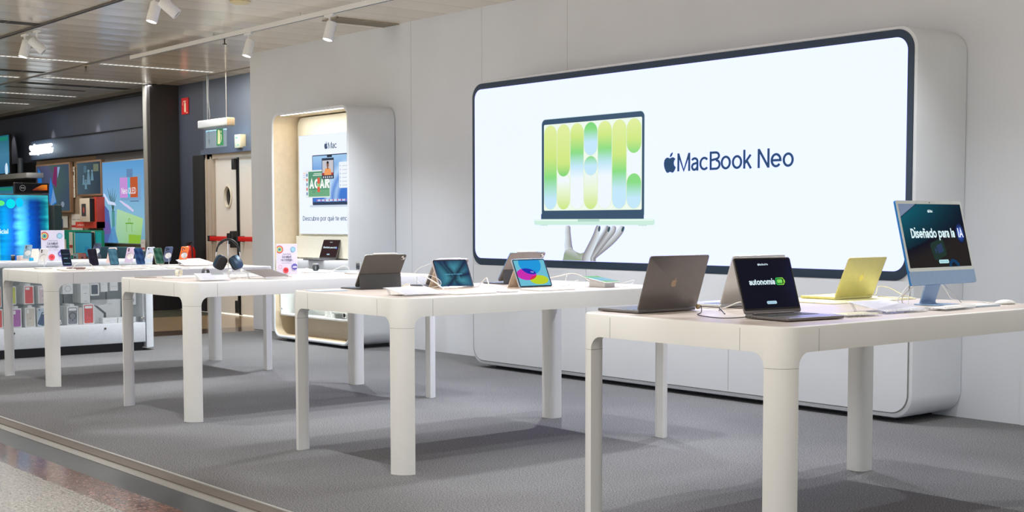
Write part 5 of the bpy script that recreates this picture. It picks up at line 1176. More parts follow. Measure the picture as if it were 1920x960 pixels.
def art_ph(c1, c2, stripes=None):
    def fn(f, w_, h):
        f.field(0, w_, 0, h, 8, 14, lambda i, j: tuple(c1[q]*(1-k_)+c2[q]*k_ for q in range(3) for k_ in [max(0, min(1, .5+.5*sin(i*6+j*9)*cos(j*5-i*4)))])); f.up()
        for a, b, u0, u1, c in (stripes or []): f.rect(w_*u0, w_*u1, h*a, h*b, c, .001)
    return fn
hc = lambda *a: hexc(*a)[:3]
art_black = art_ph(hc(14, 22, 32), hc(26, 40, 54), [(.10, .145, .1, .9, hc(110, 150, 180)), (.42, .47, .18, .66, hc(120, 160, 190)), (.70, .72, .06, .94, hc(90, 120, 150)), (.45, .465, .86, .98, hc(150, 180, 210))])
art_dark = art_ph(hc(16, 12, 26), hc(34, 28, 46)); art_teal = art_ph(hc(60, 104, 128), hc(92, 140, 160), [(.30, .31, 0, 1, hc(50, 90, 110)), (.62, .63, 0, 1, hc(50, 90, 110))])
art_blue = art_ph(hc(20, 40, 84), hc(52, 90, 140)); art_green = art_ph(hc(12, 56, 44), hc(70, 120, 96))
pcol = lambda n, *c, **k: mat(n, hexc(*c), .3, k.get('m', .3))
P = [  # front row faces the viewer
 ((-10.60, 4.045), 0, pcol('violet_edge', 96, 90, 190), 2, art_black, 'phone with a black screen and light blue bars, leftmost of the screens facing the viewer', 'left of all the phone bases in the front row'),
 ((-10.60, 4.268), 0, pcol('dark_violet_edge', 70, 50, 90), 3, art_dark, 'phone with an almost black purple screen, second screen from the left', 'under the phone with the almost black purple screen'),
 ((-10.60, 4.440), 0, pcol('dark_teal_edge', 60, 70, 96), 2, art_teal, 'phone with a grey teal screen, third screen from the left', 'under the phone with the grey teal screen'),
 ((-10.60, 4.666), 0, pcol('blue_edge', 96, 130, 190), 2, art_blue, 'phone with a deep blue screen, fourth screen from the left', 'under the phone with the deep blue screen'),
 ((-10.60, 4.836), 0, pcol('pale_green_edge', 200, 210, 180), 2, art_green, 'phone with a dark green screen and pale edge, rightmost screen facing the viewer', 'under the phone with the dark green screen'),
 ((-11.08, 4.035), pi, pcol('white_phone', 222, 226, 232), 2, None, 'white phone seen from behind, two dark lenses, at the left end of its table', 'behind the white phone at the left end'),
 ((-11.08, 4.625), pi, pcol('pink_phone', 236, 212, 208), 1, None, 'pink phone seen from behind, mostly hidden by the grey teal screen', 'holding the pink phone'),
 ((-11.08, 4.790), pi, pcol('lavender_phone', 206, 190, 216), 2, None, 'lavender phone seen from behind with its round white disc', 'holding the lavender phone'),
 ((-11.08, 4.972), pi, pcol('ice_blue_phone', 198, 212, 232), 1, None, 'ice blue phone seen from behind, between the blue and green screens', 'holding the ice blue phone'),
 ((-11.08, 5.142), pi, pcol('navy_phone', 74, 88, 120), 3, None, 'navy phone seen from behind, right of the green screen', 'holding the navy phone'),
 ((-11.08, 5.294), pi, pcol('orange_phone', 240, 118, 48), 3, None, 'bright orange phone seen from behind, rightmost of all the phones', 'holding the bright orange phone'),
]
for (x, y), rz, body, ln, art, lab, slab_ in P:
    d = radians(-4 if rz == 0 else 0)
    phone((x, y, TT+.100), rz+d, body, ln, art, lab, pro=(ln == 3))
    phone_stand((x, y, TT), rz+d, 'white phone stand ' + slab_)
phone((-12.93, 4.56, .906+.095), pi, pcol('pale_blue_phone', 150, 178, 196), 2, None, 'pale blue phone seen from behind on the counter before the big blue screen')
phone_stand((-12.93, 4.56, .906), pi, 'white phone stand on the counter holding the pale blue phone', h=.095)
phone((-12.88, 5.225, .906+.105), pi, pcol('slate_blue_phone', 62, 74, 100), 3, None, 'slate blue phone seen from behind on the white counter, beside the green framed screen', pro=True)
phone_stand((-12.88, 5.225, .906), pi, 'white phone stand on the counter holding the slate blue phone', h=.105)
for k, (x, y, sx, sy, lab) in enumerate(((-10.42, 4.05, .10, .20, 'before the screen with light bars'), (-10.40, 4.27, .10, .17, 'below the almost black purple screen'), (-10.40, 4.50, .10, .18, 'below the grey teal screen'), (-10.41, 4.72, .09, .14, 'below the deep blue screen'), (-10.41, 4.93, .10, .18, 'below the dark green screen'))):
    plate((x, y, TT), sx, sy, 'thin pale plate on the farthest table, ' + lab, WHITE2 if k % 2 else mat('warm_plate', hexc(226, 214, 204), .4), h=.006)
leaflet((-10.78, 5.27, TT), radians(-8), .22, .25, radians(10), 'slanted leaflet holder with a grey text sheet in front of the orange phone', art_leaflet)
leaflet((-11.18, 5.56, TT), radians(14), .21, .22, radians(11), 'second slanted sheet right of the orange phone, seen edge on', lambda f, w_, h: (f.rect(0, w_, 0, h, hexc(226, 218, 208)[:3]), f.up(), f.rect(w_*.3, w_*.8, h*.4, h*.7, hexc(190, 200, 220)[:3])))
plate((-10.95, 5.52, TT), .16, .24, 'wide white plate at the right end of the farthest table', h=.014)
t = tag(empty('earphone_case', (-10.66, 4.15, TT)), 'low white case under the white cable hoop between the two leftmost screens', 'case')
bm = bmesh.new(); slab(bm, rrect(-.04, .04, -.07, .07, .015), 0, .018, bev=.005); finish(bm, 'body', mat('mauve_case', hexc(150, 124, 118), .5), t)
bm = bmesh.new(); slab(bm, rrect(-.03, .03, -.05, .05, .01), .018, .024, bev=.002); finish(bm, 'lid', WHITE2, t)
cord('charging_cable', [(-10.52, 4.06, zt+.002), (-10.52, 4.09, zt+.04), (-10.52, 4.15, zt+.063), (-10.52, 4.21, zt+.045), (-10.52, 4.245, zt+.004)], .0034, CORDW, 'thick white cable hoop between the two leftmost phone screens')
cord('charging_cable', [(-11.02, 4.12, zt+.006), (-10.95, 4.18, zt+.03), (-10.86, 4.25, zt+.05), (-10.78, 4.28, zt+.04)], .002, CORDW, 'thin white cable arching right of the white phone')

# ================================================================== accessories counter with glass doors
def counter():
    X1 = -12.68; X0 = -13.42; Y0 = 2.7; Y1 = 5.64
    t = tag(empty('accessory_counter', ((X0+X1)/2, (Y0+Y1)/2, 0)), 'long white counter with glass doors and boxed accessories inside, behind the farthest table', 'counter'); ti = Matrix.Translation(-t.location)
    def pt(name, m, boxes, sm=0, bev=0, par=None):
        bm = bmesh.new()
        for b in boxes: box(bm, *b, bev=bev)
        bm.transform(ti); return finish(bm, name, m, par or t, sm)
    CW = mat('cool_white_lacquer', (.70, .74, .78, 1), .4)
    pt('plinth', BLACK, [(X0+.05, X1-.05, Y0, Y1-.02, 0, .085)])
    pt('carcass', CW, [(X0, X1-.02, Y0, Y1, .085, .10), (X0, X0+.02, Y0, Y1, .10, .86), (X0, X1-.03, Y1-.02, Y1, .10, .86), (X0+.02, X1-.02, Y0, Y1, .265, .285), (X0+.02, X1-.30, Y0, Y1, .84, .86)])
    pt('back_panel', mat('grey_perforated_panel', hexc(156, 166, 172), .5), [(-13.06, -13.04, Y0, Y1-.02, .285, .84)])
    pt('hook_rail', BLACK, [(-13.04, -13.035, y, y+.012, .30, .84) for y in (4.42, 4.93, 5.37)])
    # top with rounded right end
    bm = bmesh.new(); slab(bm, [(X0, Y0), (X1, Y0)] + [(X1-.12+.12*cos(radians(a)), Y1+.0+.12*sin(radians(a))) for a in range(0, 91, 9)] + [(X0+.12, Y1+.12)] + [(X0+.12+.12*cos(radians(a)), Y1+.12*sin(radians(a))) for a in range(99, 181, 9)], .86, .906, bev=.003)
    bm.transform(ti); finish(bm, 'top', CW, t, 40)
    # rounded end post
    bm = bmesh.new(); slab(bm, [(X0+.12, Y1+.002), (X1, Y1+.002)] + [(X1-.115+.115*cos(radians(a)), Y1+.003+.112*sin(radians(a))) for a in range(0, 91, 9)] + [(X0+.12, Y1+.115)], .03, .86); bm.transform(ti); finish(bm, 'end_post', CW, t, 40)
    ys = [Y0, 3.436, 4.332, 5.218+.0, Y1-.004]
    ys = [2.71, 3.44, 4.326-.0, 5.216, 5.636]
    for a, b in ((2.71, 4.32), (4.325, 5.634)):
        pt('drawer_front', CW, [(X1-.02, X1, a, b-.003, .09, .284)], 30, .002)
    for y in (4.324, 5.214):
        bm = bmesh.new(); Mx = Matrix.Translation((X1+.0, y, .24)) @ Matrix.Rotation(pi/2, 4, 'Y'); lathe(bm, [(.011, 0), (.011, .004), (.005, .005), (.001, .005)], 16, M=Mx); bm.transform(ti); finish(bm, 'lock', mat('steel_lock', hexc(110, 104, 98), .3, .9), t)
    for a, b in ((2.72, 4.33), (4.335, 5.216), (5.22, 5.63)):
        g = pt('glass_door', GLASS, [(X1-.008, X1-.002, a, b, .288, .852)])
        for y in ((a+.03,) if a < 4 else ((b-.02,) if b > 5.5 else (a+.43, ))):
            bm = bmesh.new(); Mx = Matrix.Translation((X1-.012, y, .325)) @ Matrix.Rotation(pi/2, 4, 'Y'); lathe(bm, [(.001, -.02), (.02, -.02), (.02, .008), (.014, .013), (.001, .013)], 18, M=Mx); bm.transform(ti); finish(bm, 'hinge', CHROME, g)
    return t
counter()
BW = mat('white_carton', (.70, .72, .73, 1), .5)
def boxed(y0, y1, z0, z1, label, art=None, n=1, depth=.03, gap=.036, x=-12.78, tab=False, group=None, name='phone_case_box', rz=0, short=''):
    """a row of n identical cartons one behind the other; the front one shows the picture"""
    for k in range(n):
        t = empty(name, (x-k*gap, (y0+y1)/2, z0), rz); w_ = y1-y0; h = z1-z0
        bm = bmesh.new(); box(bm, -depth, 0, -w_/2, w_/2, 0, h, bev=.0015)
        if tab: box(bm, -depth*.6, -depth*.4, -w_*.2, w_*.2, h, h+.022)
        finish(bm, 'carton', BW, t, 0)
        if k == 0:
            tag(t, label, 'box')
            if art: f = Flat(.0004); art(f, w_, h); f.done('print', PRINT, face_M((.0006, -w_/2, 0), (0, 1, 0), (0, 0, 1)), t)
        else: tag(t, 'plain white carton stacked right behind the ' + short, 'box', 'cartons behind the ' + short)
def art_case(c, hole='pill', ring=False):
    def fn(f, w_, h):
        f.face(rrect(w_*.10, w_*.90, h*.05, h*.94, w_*.10), c); f.up(); d = tuple(q*.75 for q in c); lt = hc(226, 228, 230)
        if hole == 'pill': f.rect(w_*.16, w_*.58, h*.78, h*.90, lt, w_*.09)
        elif hole == 'bar': f.rect(w_*.17, w_*.83, h*.77, h*.90, lt, w_*.06)
        elif hole == 'vert': f.rect(w_*.15, w_*.38, h*.70, h*.90, lt, w_*.08)
        f.up()
        if ring: f.ring(w_*.5, h*.48, w_*.25, w_*.33, hc(50, 54, 62)); f.rect(w_*.46, w_*.54, h*.20, h*.31, hc(50, 54, 62), .002)
        else: f.logo(w_*.5, h*.46, w_*.18, d)
        f.up(); f.rect(w_*.33, w_*.67, h*.30, h*.315, tuple(min(1, q*1.5+.05) for q in c)); f.rect(w_*.36, w_*.64, h*.12, h*.13, tuple(min(1, q*1.5+.05) for q in c))
    return fn
rd = hc(206, 56, 58)
boxed(4.17, 4.25, .487, .678, 'box with an orange phone case hanging at the left edge of the photo', art_case(hc(206, 84, 44)), 2, short='orange phone case box')
boxed(4.305, 4.388, .506, .680, 'box with a lime green phone case behind the left table leg', art_case(hc(186, 196, 66)), 3, short='lime green phone case box')
boxed(4.462, 4.557, .504, .681, 'upper box with a red phone case hanging in the counter', art_case(rd), 6, tab=True, short='upper red phone case box')
boxed(4.597, 4.685, .505, .677, 'box with a pale pink phone case hanging in the counter', art_case(hc(206, 190, 196)), 5, short='pale pink phone case box')
boxed(4.835, 4.938, .588, .690, 'square white box with a grey ring drawing in the counter', lambda f, w_, h: (f.ring(w_*.5, h*.5, w_*.25, w_*.29, hc(150, 154, 158)), f.rect(w_*.1, w_*.4, h*.88, h*.90, hc(160, 164, 166))), 2, name='charger_box', short='box with the grey ring drawing')
boxed(5.014, 5.107, .493, .684, 'tall plain white box hanging in the counter', lambda f, w_, h: (f.rect(w_*.18, w_*.82, h*.72, h*.88, hc(206, 210, 214), .006), f.rect(w_*.35, w_*.65, h*.48, h*.51, hc(150, 154, 160)), f.rect(w_*.3, w_*.7, h*.08, h*.10, hc(150, 154, 160))), 6, name='accessory_box', tab=True, short='tall plain white box')
boxed(5.111, 5.200, .563, .681, 'white box with a navy wallet picture in the counter', lambda f, w_, h: (f.rect(w_*.12, w_*.86, h*.12, h*.90, hc(44, 56, 78), w_*.08), f.up(), f.rect(w_*.35, w_*.65, h*.22, h*.25, hc(110, 120, 140))), 2, name='accessory_box', short='box with the navy wallet picture')
boxed(5.219, 5.288, .597, .689, 'small white box right of the navy wallet box', lambda f, w_, h: f.rect(w_*.1, w_*.5, h*.8, h*.83, hc(170, 174, 178)), 1, name='adapter_box')
boxed(5.312, 5.393, .604, .691, 'small white box with three dots near the upper right of the counter', lambda f, w_, h: [f.ell(w_*q, h*.5, w_*.05, w_*.05, hc(110, 114, 118)) for q in (.25, .5, .75)], 2, name='adapter_box', short='small box with three dots')
boxed(5.525, 5.579, .458, .610, 'narrow white box with a black cable picture at the right end of the counter', lambda f, w_, h: (f.ring(w_*.4, h*.3, w_*.18, w_*.26, hc(40, 44, 48)), f.rect(w_*.3, w_*.4, h*.5, h*.9, hc(40, 44, 48))), 1, name='cable_box')
boxed(4.17, 4.259, .286, .468, 'lower box with a red phone case at the left edge of the photo', art_case(rd), 3, tab=True, short='lower left red phone case box')
boxed(4.345, 4.434, .286, .467, 'box with a purple phone case in the lower row of the counter', art_case(hc(160, 84, 164), 'vert'), 4, tab=True, short='purple phone case box')
boxed(4.469, 4.566, .286, .472, 'box with a beige phone case in the lower row of the counter', art_case(hc(196, 190, 176), 'vert'), 4, tab=True, short='beige phone case box')
def art_tilt(f, w_, h):
    f.rect(w_*.04, w_*.96, h*.03, h*.97, hc(176, 194, 212)); f.up(); a = radians(-22)
    f.face([(w_*.48+p[0]*cos(a)-p[1]*sin(a), h*.40+p[0]*sin(a)+p[1]*cos(a)) for p in rrect(-.032, .032, -.062, .062, .008)], hc(40, 70, 112)); f.up(); f.ell(w_*.58, h*.69, .016, .007, hc(180, 190, 200)); f.rect(w_*.14, w_*.24, h*.86, h*.93, hc(50, 60, 80))
boxed(4.585, 4.690, .286, .463, 'pale blue box with a tilted dark blue phone case in the lower row', art_tilt, 3, tab=True, short='box with the tilted dark blue case')
boxed(4.872, 4.985, .286, .466, 'white box with a grey phone case and a black ring in the lower row', art_case(hc(112, 114, 124), 'bar', True), 6, tab=True, short='box with the grey black-ringed case')
boxed(4.990, 5.028, .286, .451, 'beige box between the grey ring case and the red case in the lower row', lambda f, w_, h: f.rect(0, w_, 0, h, hc(196, 188, 182)), 2, short='narrow beige box in the lower row')
boxed(5.034, 5.145, .286, .485, 'box with a red phone case and a wide camera bar in the lower row', art_case(rd, 'bar'), 3, tab=True, short='red wide camera bar case box')
def art_big(f, w_, h):
    f.face([(w_*.08, h*.80), (w_*.22, h*.74), (w_*.50, h*.42), (w_*.50, h*.18), (w_*.42, h*.18), (w_*.42, h*.38), (w_*.14, h*.72)], hc(58, 64, 72)); f.up()
    f.rect(w_*.54, w_*.90, h*.17, h*.21, hc(50, 56, 62)); f.rect(w_*.56, w_*.70, h*.80, h*.82, hc(150, 154, 160))
boxed(5.160, 5.470, .286, .512, 'large white box with a dark folding stand picture in the counter', art_big, 2, x=-12.90, depth=.05, gap=.06, name='keyboard_box', short='large box with the folding stand picture')
for y0, y1, lab in ((5.215, 5.365, 'left'), (5.373, 5.495, 'middle'), (5.505, 5.560, 'right')):
    boxed(y0, y1, .286, .338, 'low flat white box, %s one of the three before the large white box' % lab, lambda f, w_, h: f.rect(w_*.2, w_*.5, h*.4, h*.45, hc(150, 156, 164)), 1, x=-12.74, depth=.10, name='flat_box')
boxed(5.562, 5.612, .286, .336, 'low grey box beside the chrome hinge at the right end of the counter', lambda f, w_, h: f.rect(0, w_, 0, h, hc(132, 136, 142)), 1, x=-12.76, depth=.08, name='flat_box')
# things on the counter top
watch((-13.30, 4.545, .906), radians(60), BLACK, 'black watch lying at the left end of the white counter')
bm = bmesh.new(); slab(bm, rrect(-13.05, -12.76, 4.33, 4.70, .02), .9055, .914, bev=.002); tag(finish(bm, 'display_plate', WHITE2), 'long white plate on the counter under the pale blue phone', 'plate')
t = tag(empty('booklet', (-13.30, 4.76, .906)), 'upright beige booklet on the counter left of the taller poster', 'booklet')
bm = bmesh.new(); slab(bm, [(0, 0), (.004, 0), (-.040, .115), (-.044, .115)], -.055, .055, axis='y'); finish(bm, 'cover', mat('beige_paper', hexc(222, 206, 192), .6), t, 0)
f = Flat(.0003); f.rect(0, .10, 0, .11, hc(226, 212, 200)); f.up()
for k in range(6): f.rect(.01, .07, .015+k*.015, .017+k*.015, hc(190, 176, 166))
f.done('print', PRINT, face_M((.005, -.05, .003), (0, 1, 0), (-.36, 0, 1)), t)
bm = bmesh.new(); box(bm, -13.36, -13.24, 4.60, 4.72, .906, .955, bev=.004); tag(finish(bm, 'gift_box', mat('rose_box', hexc(224, 204, 196), .5)), 'low rose beige box between the black watch and the pale blue phone', 'box')
bm = bmesh.new(); box(bm, -12.86, -12.84, 4.545, 4.585, .914, .945, bev=.003); tag(finish(bm, 'blue_tag', mat('cyan_tag', hexc(20, 170, 220), .4)), 'small cyan tag below the pale blue phone on the counter', 'tag')

# ================================================================== the electronics area far behind
def tv(name, loc, right, upv, w_, h, art, label, m=None, bez=BEZEL, bw=.012, depth=.04, cat='television', emit=SCR):
    t = tag(empty(name, loc), label, cat); M = face_M((0, 0, 0), right, upv)
    bm = bmesh.new(); box(bm, -w_/2, w_/2, -h/2, h/2, -depth, 0, bev=.004, M=None); bm.transform(M); finish(bm, 'housing', bez, t, 30)
    f = Flat(.0008); f.lv = 1; art(f, w_-2*bw, h-2*bw); f.done('screen', emit, M @ Matrix.Translation((-w_/2+bw, -h/2+bw, .0005)), t)
    return t
def art_bluetv(f, w_, h):
    import mathutils
    band = [(0, (.0, .22, .62)), (.10, (.0, .34, .80)), (.28, (.01, .12, .60)), (.40, (.10, .62, 1.0)), (.50, (.06, .50, .95)), (.62, (.0, .09, .50)), (.80, (.002, .03, .20)), (.92, (.0, .16, .26)), (1, (.03, .46, .48))]
    def fn(i, j):
        q_ = (i-.73)/.27; n = mathutils.noise.noise(Vector((q_*2.2+j*.8, j*2.4, 1)))*.5+.5; st = mathutils.noise.noise(Vector((q_*2.5-j*1.5, j*30, 5)))
        base = ramp_at(band, (q_ % 1.0 if q_ < 0 else min(1, q_)) + .05*st); k = .35+1.15*n+.45*st
        c = [max(0, v*k) for v in base]
        lo = max(0, .30-j)*3*max(0, min(1, q_*3-1.2)); c = [v*(1-.8*min(1, lo)) for v in c]
        wl = max(0, .32-j)*3.5*max(0, 1-abs(q_-.12)*3.5); c = [v*(1-min(1, wl))+t_*min(1, wl) for v, t_ in zip(c, (.30, .78, .92))]
        tp = min(1, max(0, (j-.94)*14)); return tuple(v*(1-tp*.8)+t_*tp*.8 for v, t_ in zip(c, (.06, .50, .55)))
    f.field(0, w_, 0, h, 150, 60, fn); f.up()
    f.ell(1.589, 1.015, .050, .052, (.0, .62, .70)); f.ell(1.686, 1.028, .042, .052, (.0, .50, .85)); f.up(); f.ell(1.478, 1.02, .045, .03, (.10, .70, .16)); f.up()
    sans(f, 'patrocinador oficial', 1.552-.48, .686, .050, (.75, .95, 1), wid=.48, weight=.17)
tv('television', (-15.0, 4.53, 1.03), (0, 1, 0), (0, 0, 1), 2.03, 1.135, art_bluetv, 'very large television with a bright blue moving picture at the left edge, behind the counter', emit=SCRB)
t = tag(empty('television_stand', (-15.12, 4.53, 0)), 'low black stand under the large blue television', 'stand')
bm = bmesh.new(); box(bm, -.22, .22, -.9, .9, 0, .42, bev=.01); finish(bm, 'cabinet', BLACK, t, 30); bm = bmesh.new(); box(bm, -.02, .06, -.5, .5, .42, .475); finish(bm, 'foot', BLACK, t, 0)
# hanging header with illuminated lettering
bm = bmesh.new(); box(bm, -24.0, -18.62, 8.56, 8.75, 2.385, 2.715); struct(bm, 'trim_8', mat('header_grey', hexc(66, 74, 90), .5))
bm = bmesh.new(); box(bm, -24.0, -18.62, 8.53, 8.57, 2.372, 2.385); box(bm, -24.0, -18.62, 8.53, 8.57, 2.715, 2.725); struct(bm, 'trim_9', BLACK)
bm = bmesh.new(); box(bm, -24.05, -18.62, 8.68, 8.75, 0, 2.372); struct(bm, 'wall_left_board', TAUPE)
bm = bmesh.new(); box(bm, -21.30, -18.62, 8.66, 8.68, 2.255, 2.372); struct(bm, 'trim_10', mat('grey_fascia', hexc(104, 102, 106), .5))
t = tag(empty('illuminated_lettering', (-23.93, 8.55, 2.475)), 'glowing white letters of the wall sign above the pictures', 'sign')
f = Flat(.001); sans(f, 'SAMSUNG', 0, 0, .165, (1, 1, 1), wid=1.08, weight=.20)
fm = f.bm; r_ = bmesh.ops.extrude_face_region(fm, geom=fm.faces[:]); bmesh.ops.translate(fm, verts=[v for v in r_['geom'] if isinstance(v, bmesh.types.BMVert)], vec=(0, 0, .03))
f.done('letters', SIGNE, FY(0, -.006, 0), t)
lamp('lettering_glow', 'AREA', (-23.4, 8.40, 2.56), 2.0, (.6, .85, 1), (-23.4, 8.6, 2.56), shape='RECTANGLE', size=1.0, size_y=.14)
def art_paint(f, w_, h):
    a, b, c, d, e = hc(58, 66, 92), hc(30, 110, 190), hc(120, 40, 90), hc(66, 92, 88), hc(140, 170, 210)
    f.field(0, w_, 0, h, 20, 20, lambda i, j: ramp_at([(0, a), (.4, hc(80, 84, 112)), (.55, d), (1, hc(60, 76, 96))], i+.1*sin(j*7))); f.up()
    f.face([(w_*.04, h*.55), (w_*.17, h*.62), (w_*.15, h*.85), (w_*.05, h*.96)], b); f.face([(w_*.36, h*.25), (w_*.44, h*.74), (w_*.62, h*.18), (w_*.45, h*.10)], hc(40, 120, 200)); f.up()
    f.face([(w_*.50, h*.62), (w_*.56, h*.96), (w_*.66, h*.96), (w_*.62, h*.50)], c); f.face([(w_*.66, h*.70), (w_*.66, h*.95), (w_*.74, h*.95)], e); f.up()
    f.face([(w_*.42, h*.12), (w_*.52, h*.52), (w_*.60, h*.20)], hc(110, 150, 200)); f.ell(w_*.80, h*.14, w_*.05, h*.06, hc(130, 140, 160))
def art_figures(f, w_, h):
    f.field(0, w_, 0, h, 10, 10, lambda i, j: ramp_at([(0, hc(70, 92, 104)), (1, hc(46, 60, 72))], i)); f.up()
    for u, v, s_ in ((.28, .30, .8), (.50, .30, 1.25), (.66, .42, .9), (.38, .16, .8)):
        f.face([(w_*(u-.07*s_), h*v), (w_*(u+.07*s_), h*v), (w_*(u+.03*s_), h*(v+.30*s_)), (w_*(u-.03*s_), h*(v+.30*s_))], hc(104, 138, 156)); f.ell(w_*u, h*(v+.34*s_), w_*.04*s_, h*.035*s_, hc(120, 150, 166)); f.up()
    f.rect(w_*.72, w_*.94, h*.70, h*.93, hc(110, 118, 100)); f.rect(w_*.72, w_*.92, h*.40, h*.55, hc(50, 66, 84)); f.rect(w_*.30, w_*.42, h*.68, h*.90, hc(78, 108, 124))
tv('framed_television', (-23.08, 8.60, 1.875), (1, 0, 0), (0, 0, 1), 1.58, .85, art_paint, 'large oak framed television showing an abstract blue and purple painting', bez=FRAMEW, bw=.03, depth=.06)
tv('framed_television', (-21.47, 8.60, 2.005), (1, 0, 0), (0, 0, 1), 1.03, .58, art_figures, 'smaller oak framed television showing pale figures on a dark ground', bez=FRAMEW, bw=.03, depth=.06)
def art_room(f, w_, h):
    def fn(i, j): return ramp_at([(0, hc(120, 170, 190)), (.30, hc(140, 190, 216)), (.7, hc(120, 176, 224)), (1, hc(96, 160, 216))], j)
    f.field(0, w_, 0, h, 8, 8, fn); f.up()
    f.face([(w_*.28, 0), (w_*.86, 0), (w_*.93, h*.30), (w_*.34, h*.42)], [hc(150, 200, 170), hc(150, 200, 120), hc(176, 220, 150), hc(180, 220, 180)]); f.up()
    f.face([(0, 0), (w_*.22, 0), (w_*.14, h*.40), (0, h*.50)], hc(84, 104, 170)); f.face([(w_*.10, 0), (w_*.36, 0), (w_*.24, h*.26)], hc(90, 150, 200)); f.up()
    f.face([(w_*.0, h*.30), (w_*.14, h*.24), (w_*.18, h*.12), (0, h*.10)], hc(110, 90, 160)); f.face([(w_*.60, 0), (w_*.86, 0), (w_*.88, h*.10), (w_*.60, h*.11)], hc(140, 190, 60)); f.up()
    f.rect(w_*.44, w_*.90, h*.52, h*.82, hc(126, 168, 206)); f.up(); f.rect(w_*.58, w_*.72, h*.80, h*.90, hc(100, 140, 184)); f.up()
    f.rect(w_*.42, w_*.60, h*.555, h*.800, hc(206, 150, 220)); f.rect(w_*.60, w_*.66, h*.555, h*.800, hc(90, 190, 220)); f.rect(w_*.66, w_*.83, h*.555, h*.800, hc(196, 92, 50)); f.up()
    sans(f, 'Neo QLED', w_*.46, h*.60, h*.075, hc(246, 240, 250), wid=w_*.33, weight=.14); f.up()
    for k in range(9):
        a = radians(60+k*7.5+(k % 2)*8); u, v = w_*.25, h*.38; L = h*(.22+.03*(k % 4)); f.stroke([(u, v), (u+cos(a)*L*.5, v+L*.6), (u+cos(a)*L*1.1, v+L)], [.012, .022, .004], (hc(60, 90, 80),)*3)
    f.rect(w_*.22, w_*.29, h*.20, h*.40, hc(80, 150, 150)); f.up()
    f.face([(w_*.02, h*.60), (w_*.05, h*.62), (w_*.16, h*.52), (w_*.30, h*.50), (w_*.33, h*.46), (w_*.14, h*.48)], hc(214, 226, 255)); f.face([(w_*.40, h*.52), (w_*.45, h*.52), (w_*.62, h*.46), (w_*.74, h*.40), (w_*.72, h*.38), (w_*.52, h*.46)], hc(220, 210, 246)); f.up()
    f.rect(w_*.56, w_*.57, h*.14, h*.24, hc(110, 170, 60)); f.rect(w_*.68, w_*.69, h*.14, h*.24, hc(110, 170, 60)); f.rect(w_*.54, w_*.72, h*.235, h*.25, hc(110, 170, 60)); f.ring(w_*.63, h*.27, .03, .045, hc(120, 180, 70), 16); f.up()
    f.rect(w_*.66, w_*.86, h*.505, h*.515, hc(90, 110, 140))
tv('wall_television', (-20.125, 8.62, 1.595), (1, 0, 0), (0, 0, 1), 1.67, 1.31, art_room, 'tall bright television showing a living room scene, left of the dark pier', bez=ALU, bw=.014)
bm = bmesh.new(); box(bm, -20.45, -18.62, 8.32, 8.66, .55, .90, bev=.01); tag(finish(bm, 'media_cabinet', mat('petrol_cabinet', hexc(52, 92, 110), .5)), 'low petrol blue cabinet under the tall bright television', 'cabinet')
def pcard(x0, x1, z0, z1, y, base, bars, label, name='price_card', group=None):
    t = tag(empty(name, ((x0+x1)/2, y, z0)), label, 'card', group); w_, h = x1-x0, z1-z0
    bm = bmesh.new(); box(bm, -w_/2, w_/2, .0, .004, 0, h); finish(bm, 'card', mat('card_stock', (*base, 1), .6), t, 0)
    f = Flat(.0006); f.lv = 1; f.rect(0, w_, 0, h, base); f.up()
    for (a, b, c, d, col) in bars: f.rect(w_*a, w_*b, h*c, h*d, col)
    f.done('print', PRINT, FY(-w_/2, -.0008, 0), t)
wht = hc(224, 216, 204)
pcard(-22.36, -22.22, 1.70, 2.22, 8.66, wht, [(.1, .8, .72, .84, hc(40, 40, 44)), (.1, .9, .5, .52, hc(150, 146, 140)), (.1, .9, .3, .32, hc(150, 146, 140)), (.1, .9, .9, .93, hc(150, 146, 140))], 'tall narrow white spec card between the two framed televisions')
pcard(-22.405, -21.92, 1.10, 1.42, 8.66, wht, [(0, .45, .30, .42, hc(190, 60, 60)), (.5, .9, .34, .46, hc(190, 60, 60)), (.05, .4, .7, .74, hc(160, 150, 140)), (.5, .8, .7, .74, hc(160, 150, 140))], 'white price cards left of the red display stand')
pcard(-21.40, -21.27, 1.18, 1.30, 8.66, hc(70, 34, 30), [], 'small dark card right of the red display stand')
pcard(-22.95, -22.57, 1.19, 1.39, 8.655, hc(214, 212, 204), [(0, .45, 0, .75, hc(70, 90, 130)), (.1, .35, .2, .6, hc(110, 140, 180))], 'white and blue leaflets under the large framed television')
# red display stand with a boxed item
t = tag(empty('red_display_stand', (-21.30, 8.60, 1.19)), 'red angled display stand on the brown board', 'display stand')
REDP = mat('coral_red_acrylic', hexc(226, 78, 62), .35)
bm = bmesh.new(); box(bm, -.12, .42, .03, .06, 0, .50); box(bm, .34, .42, -.12, .06, 0, .50); box(bm, -.42, .42, -.14, .06, 0, .10); finish(bm, 'frame', REDP, t, 0)
f = Flat(.001); f.lv = 1; f.text('SAMSUNG', -.35, .03, .035, hc(250, 220, 214), wid=.30); f.text('Music Frame', .0, .455, .025, hc(250, 220, 214), wid=.22); f.done('print', PRINT, FY(0, -.1405, 0), t)
t = tag(empty('boxed_speaker', (-21.18, 8.42, 1.29)), 'cream box with a dark framed picture on the red display stand', 'box')
bm = bmesh.new(); box(bm, -.20, .22, -.02, .13, 0, .38, bev=.004); finish(bm, 'carton', mat('cream_carton', hexc(232, 216, 196), .5), t, 30)
f = Flat(.001); f.lv = 1; f.rect(-.11, .07, .09, .29, hc(70, 66, 70)); f.up(); f.ell(-.02, .19, .03, .05, hc(206, 90, 80)); f.done('print', PRINT, FY(0, -.021, 0), t)
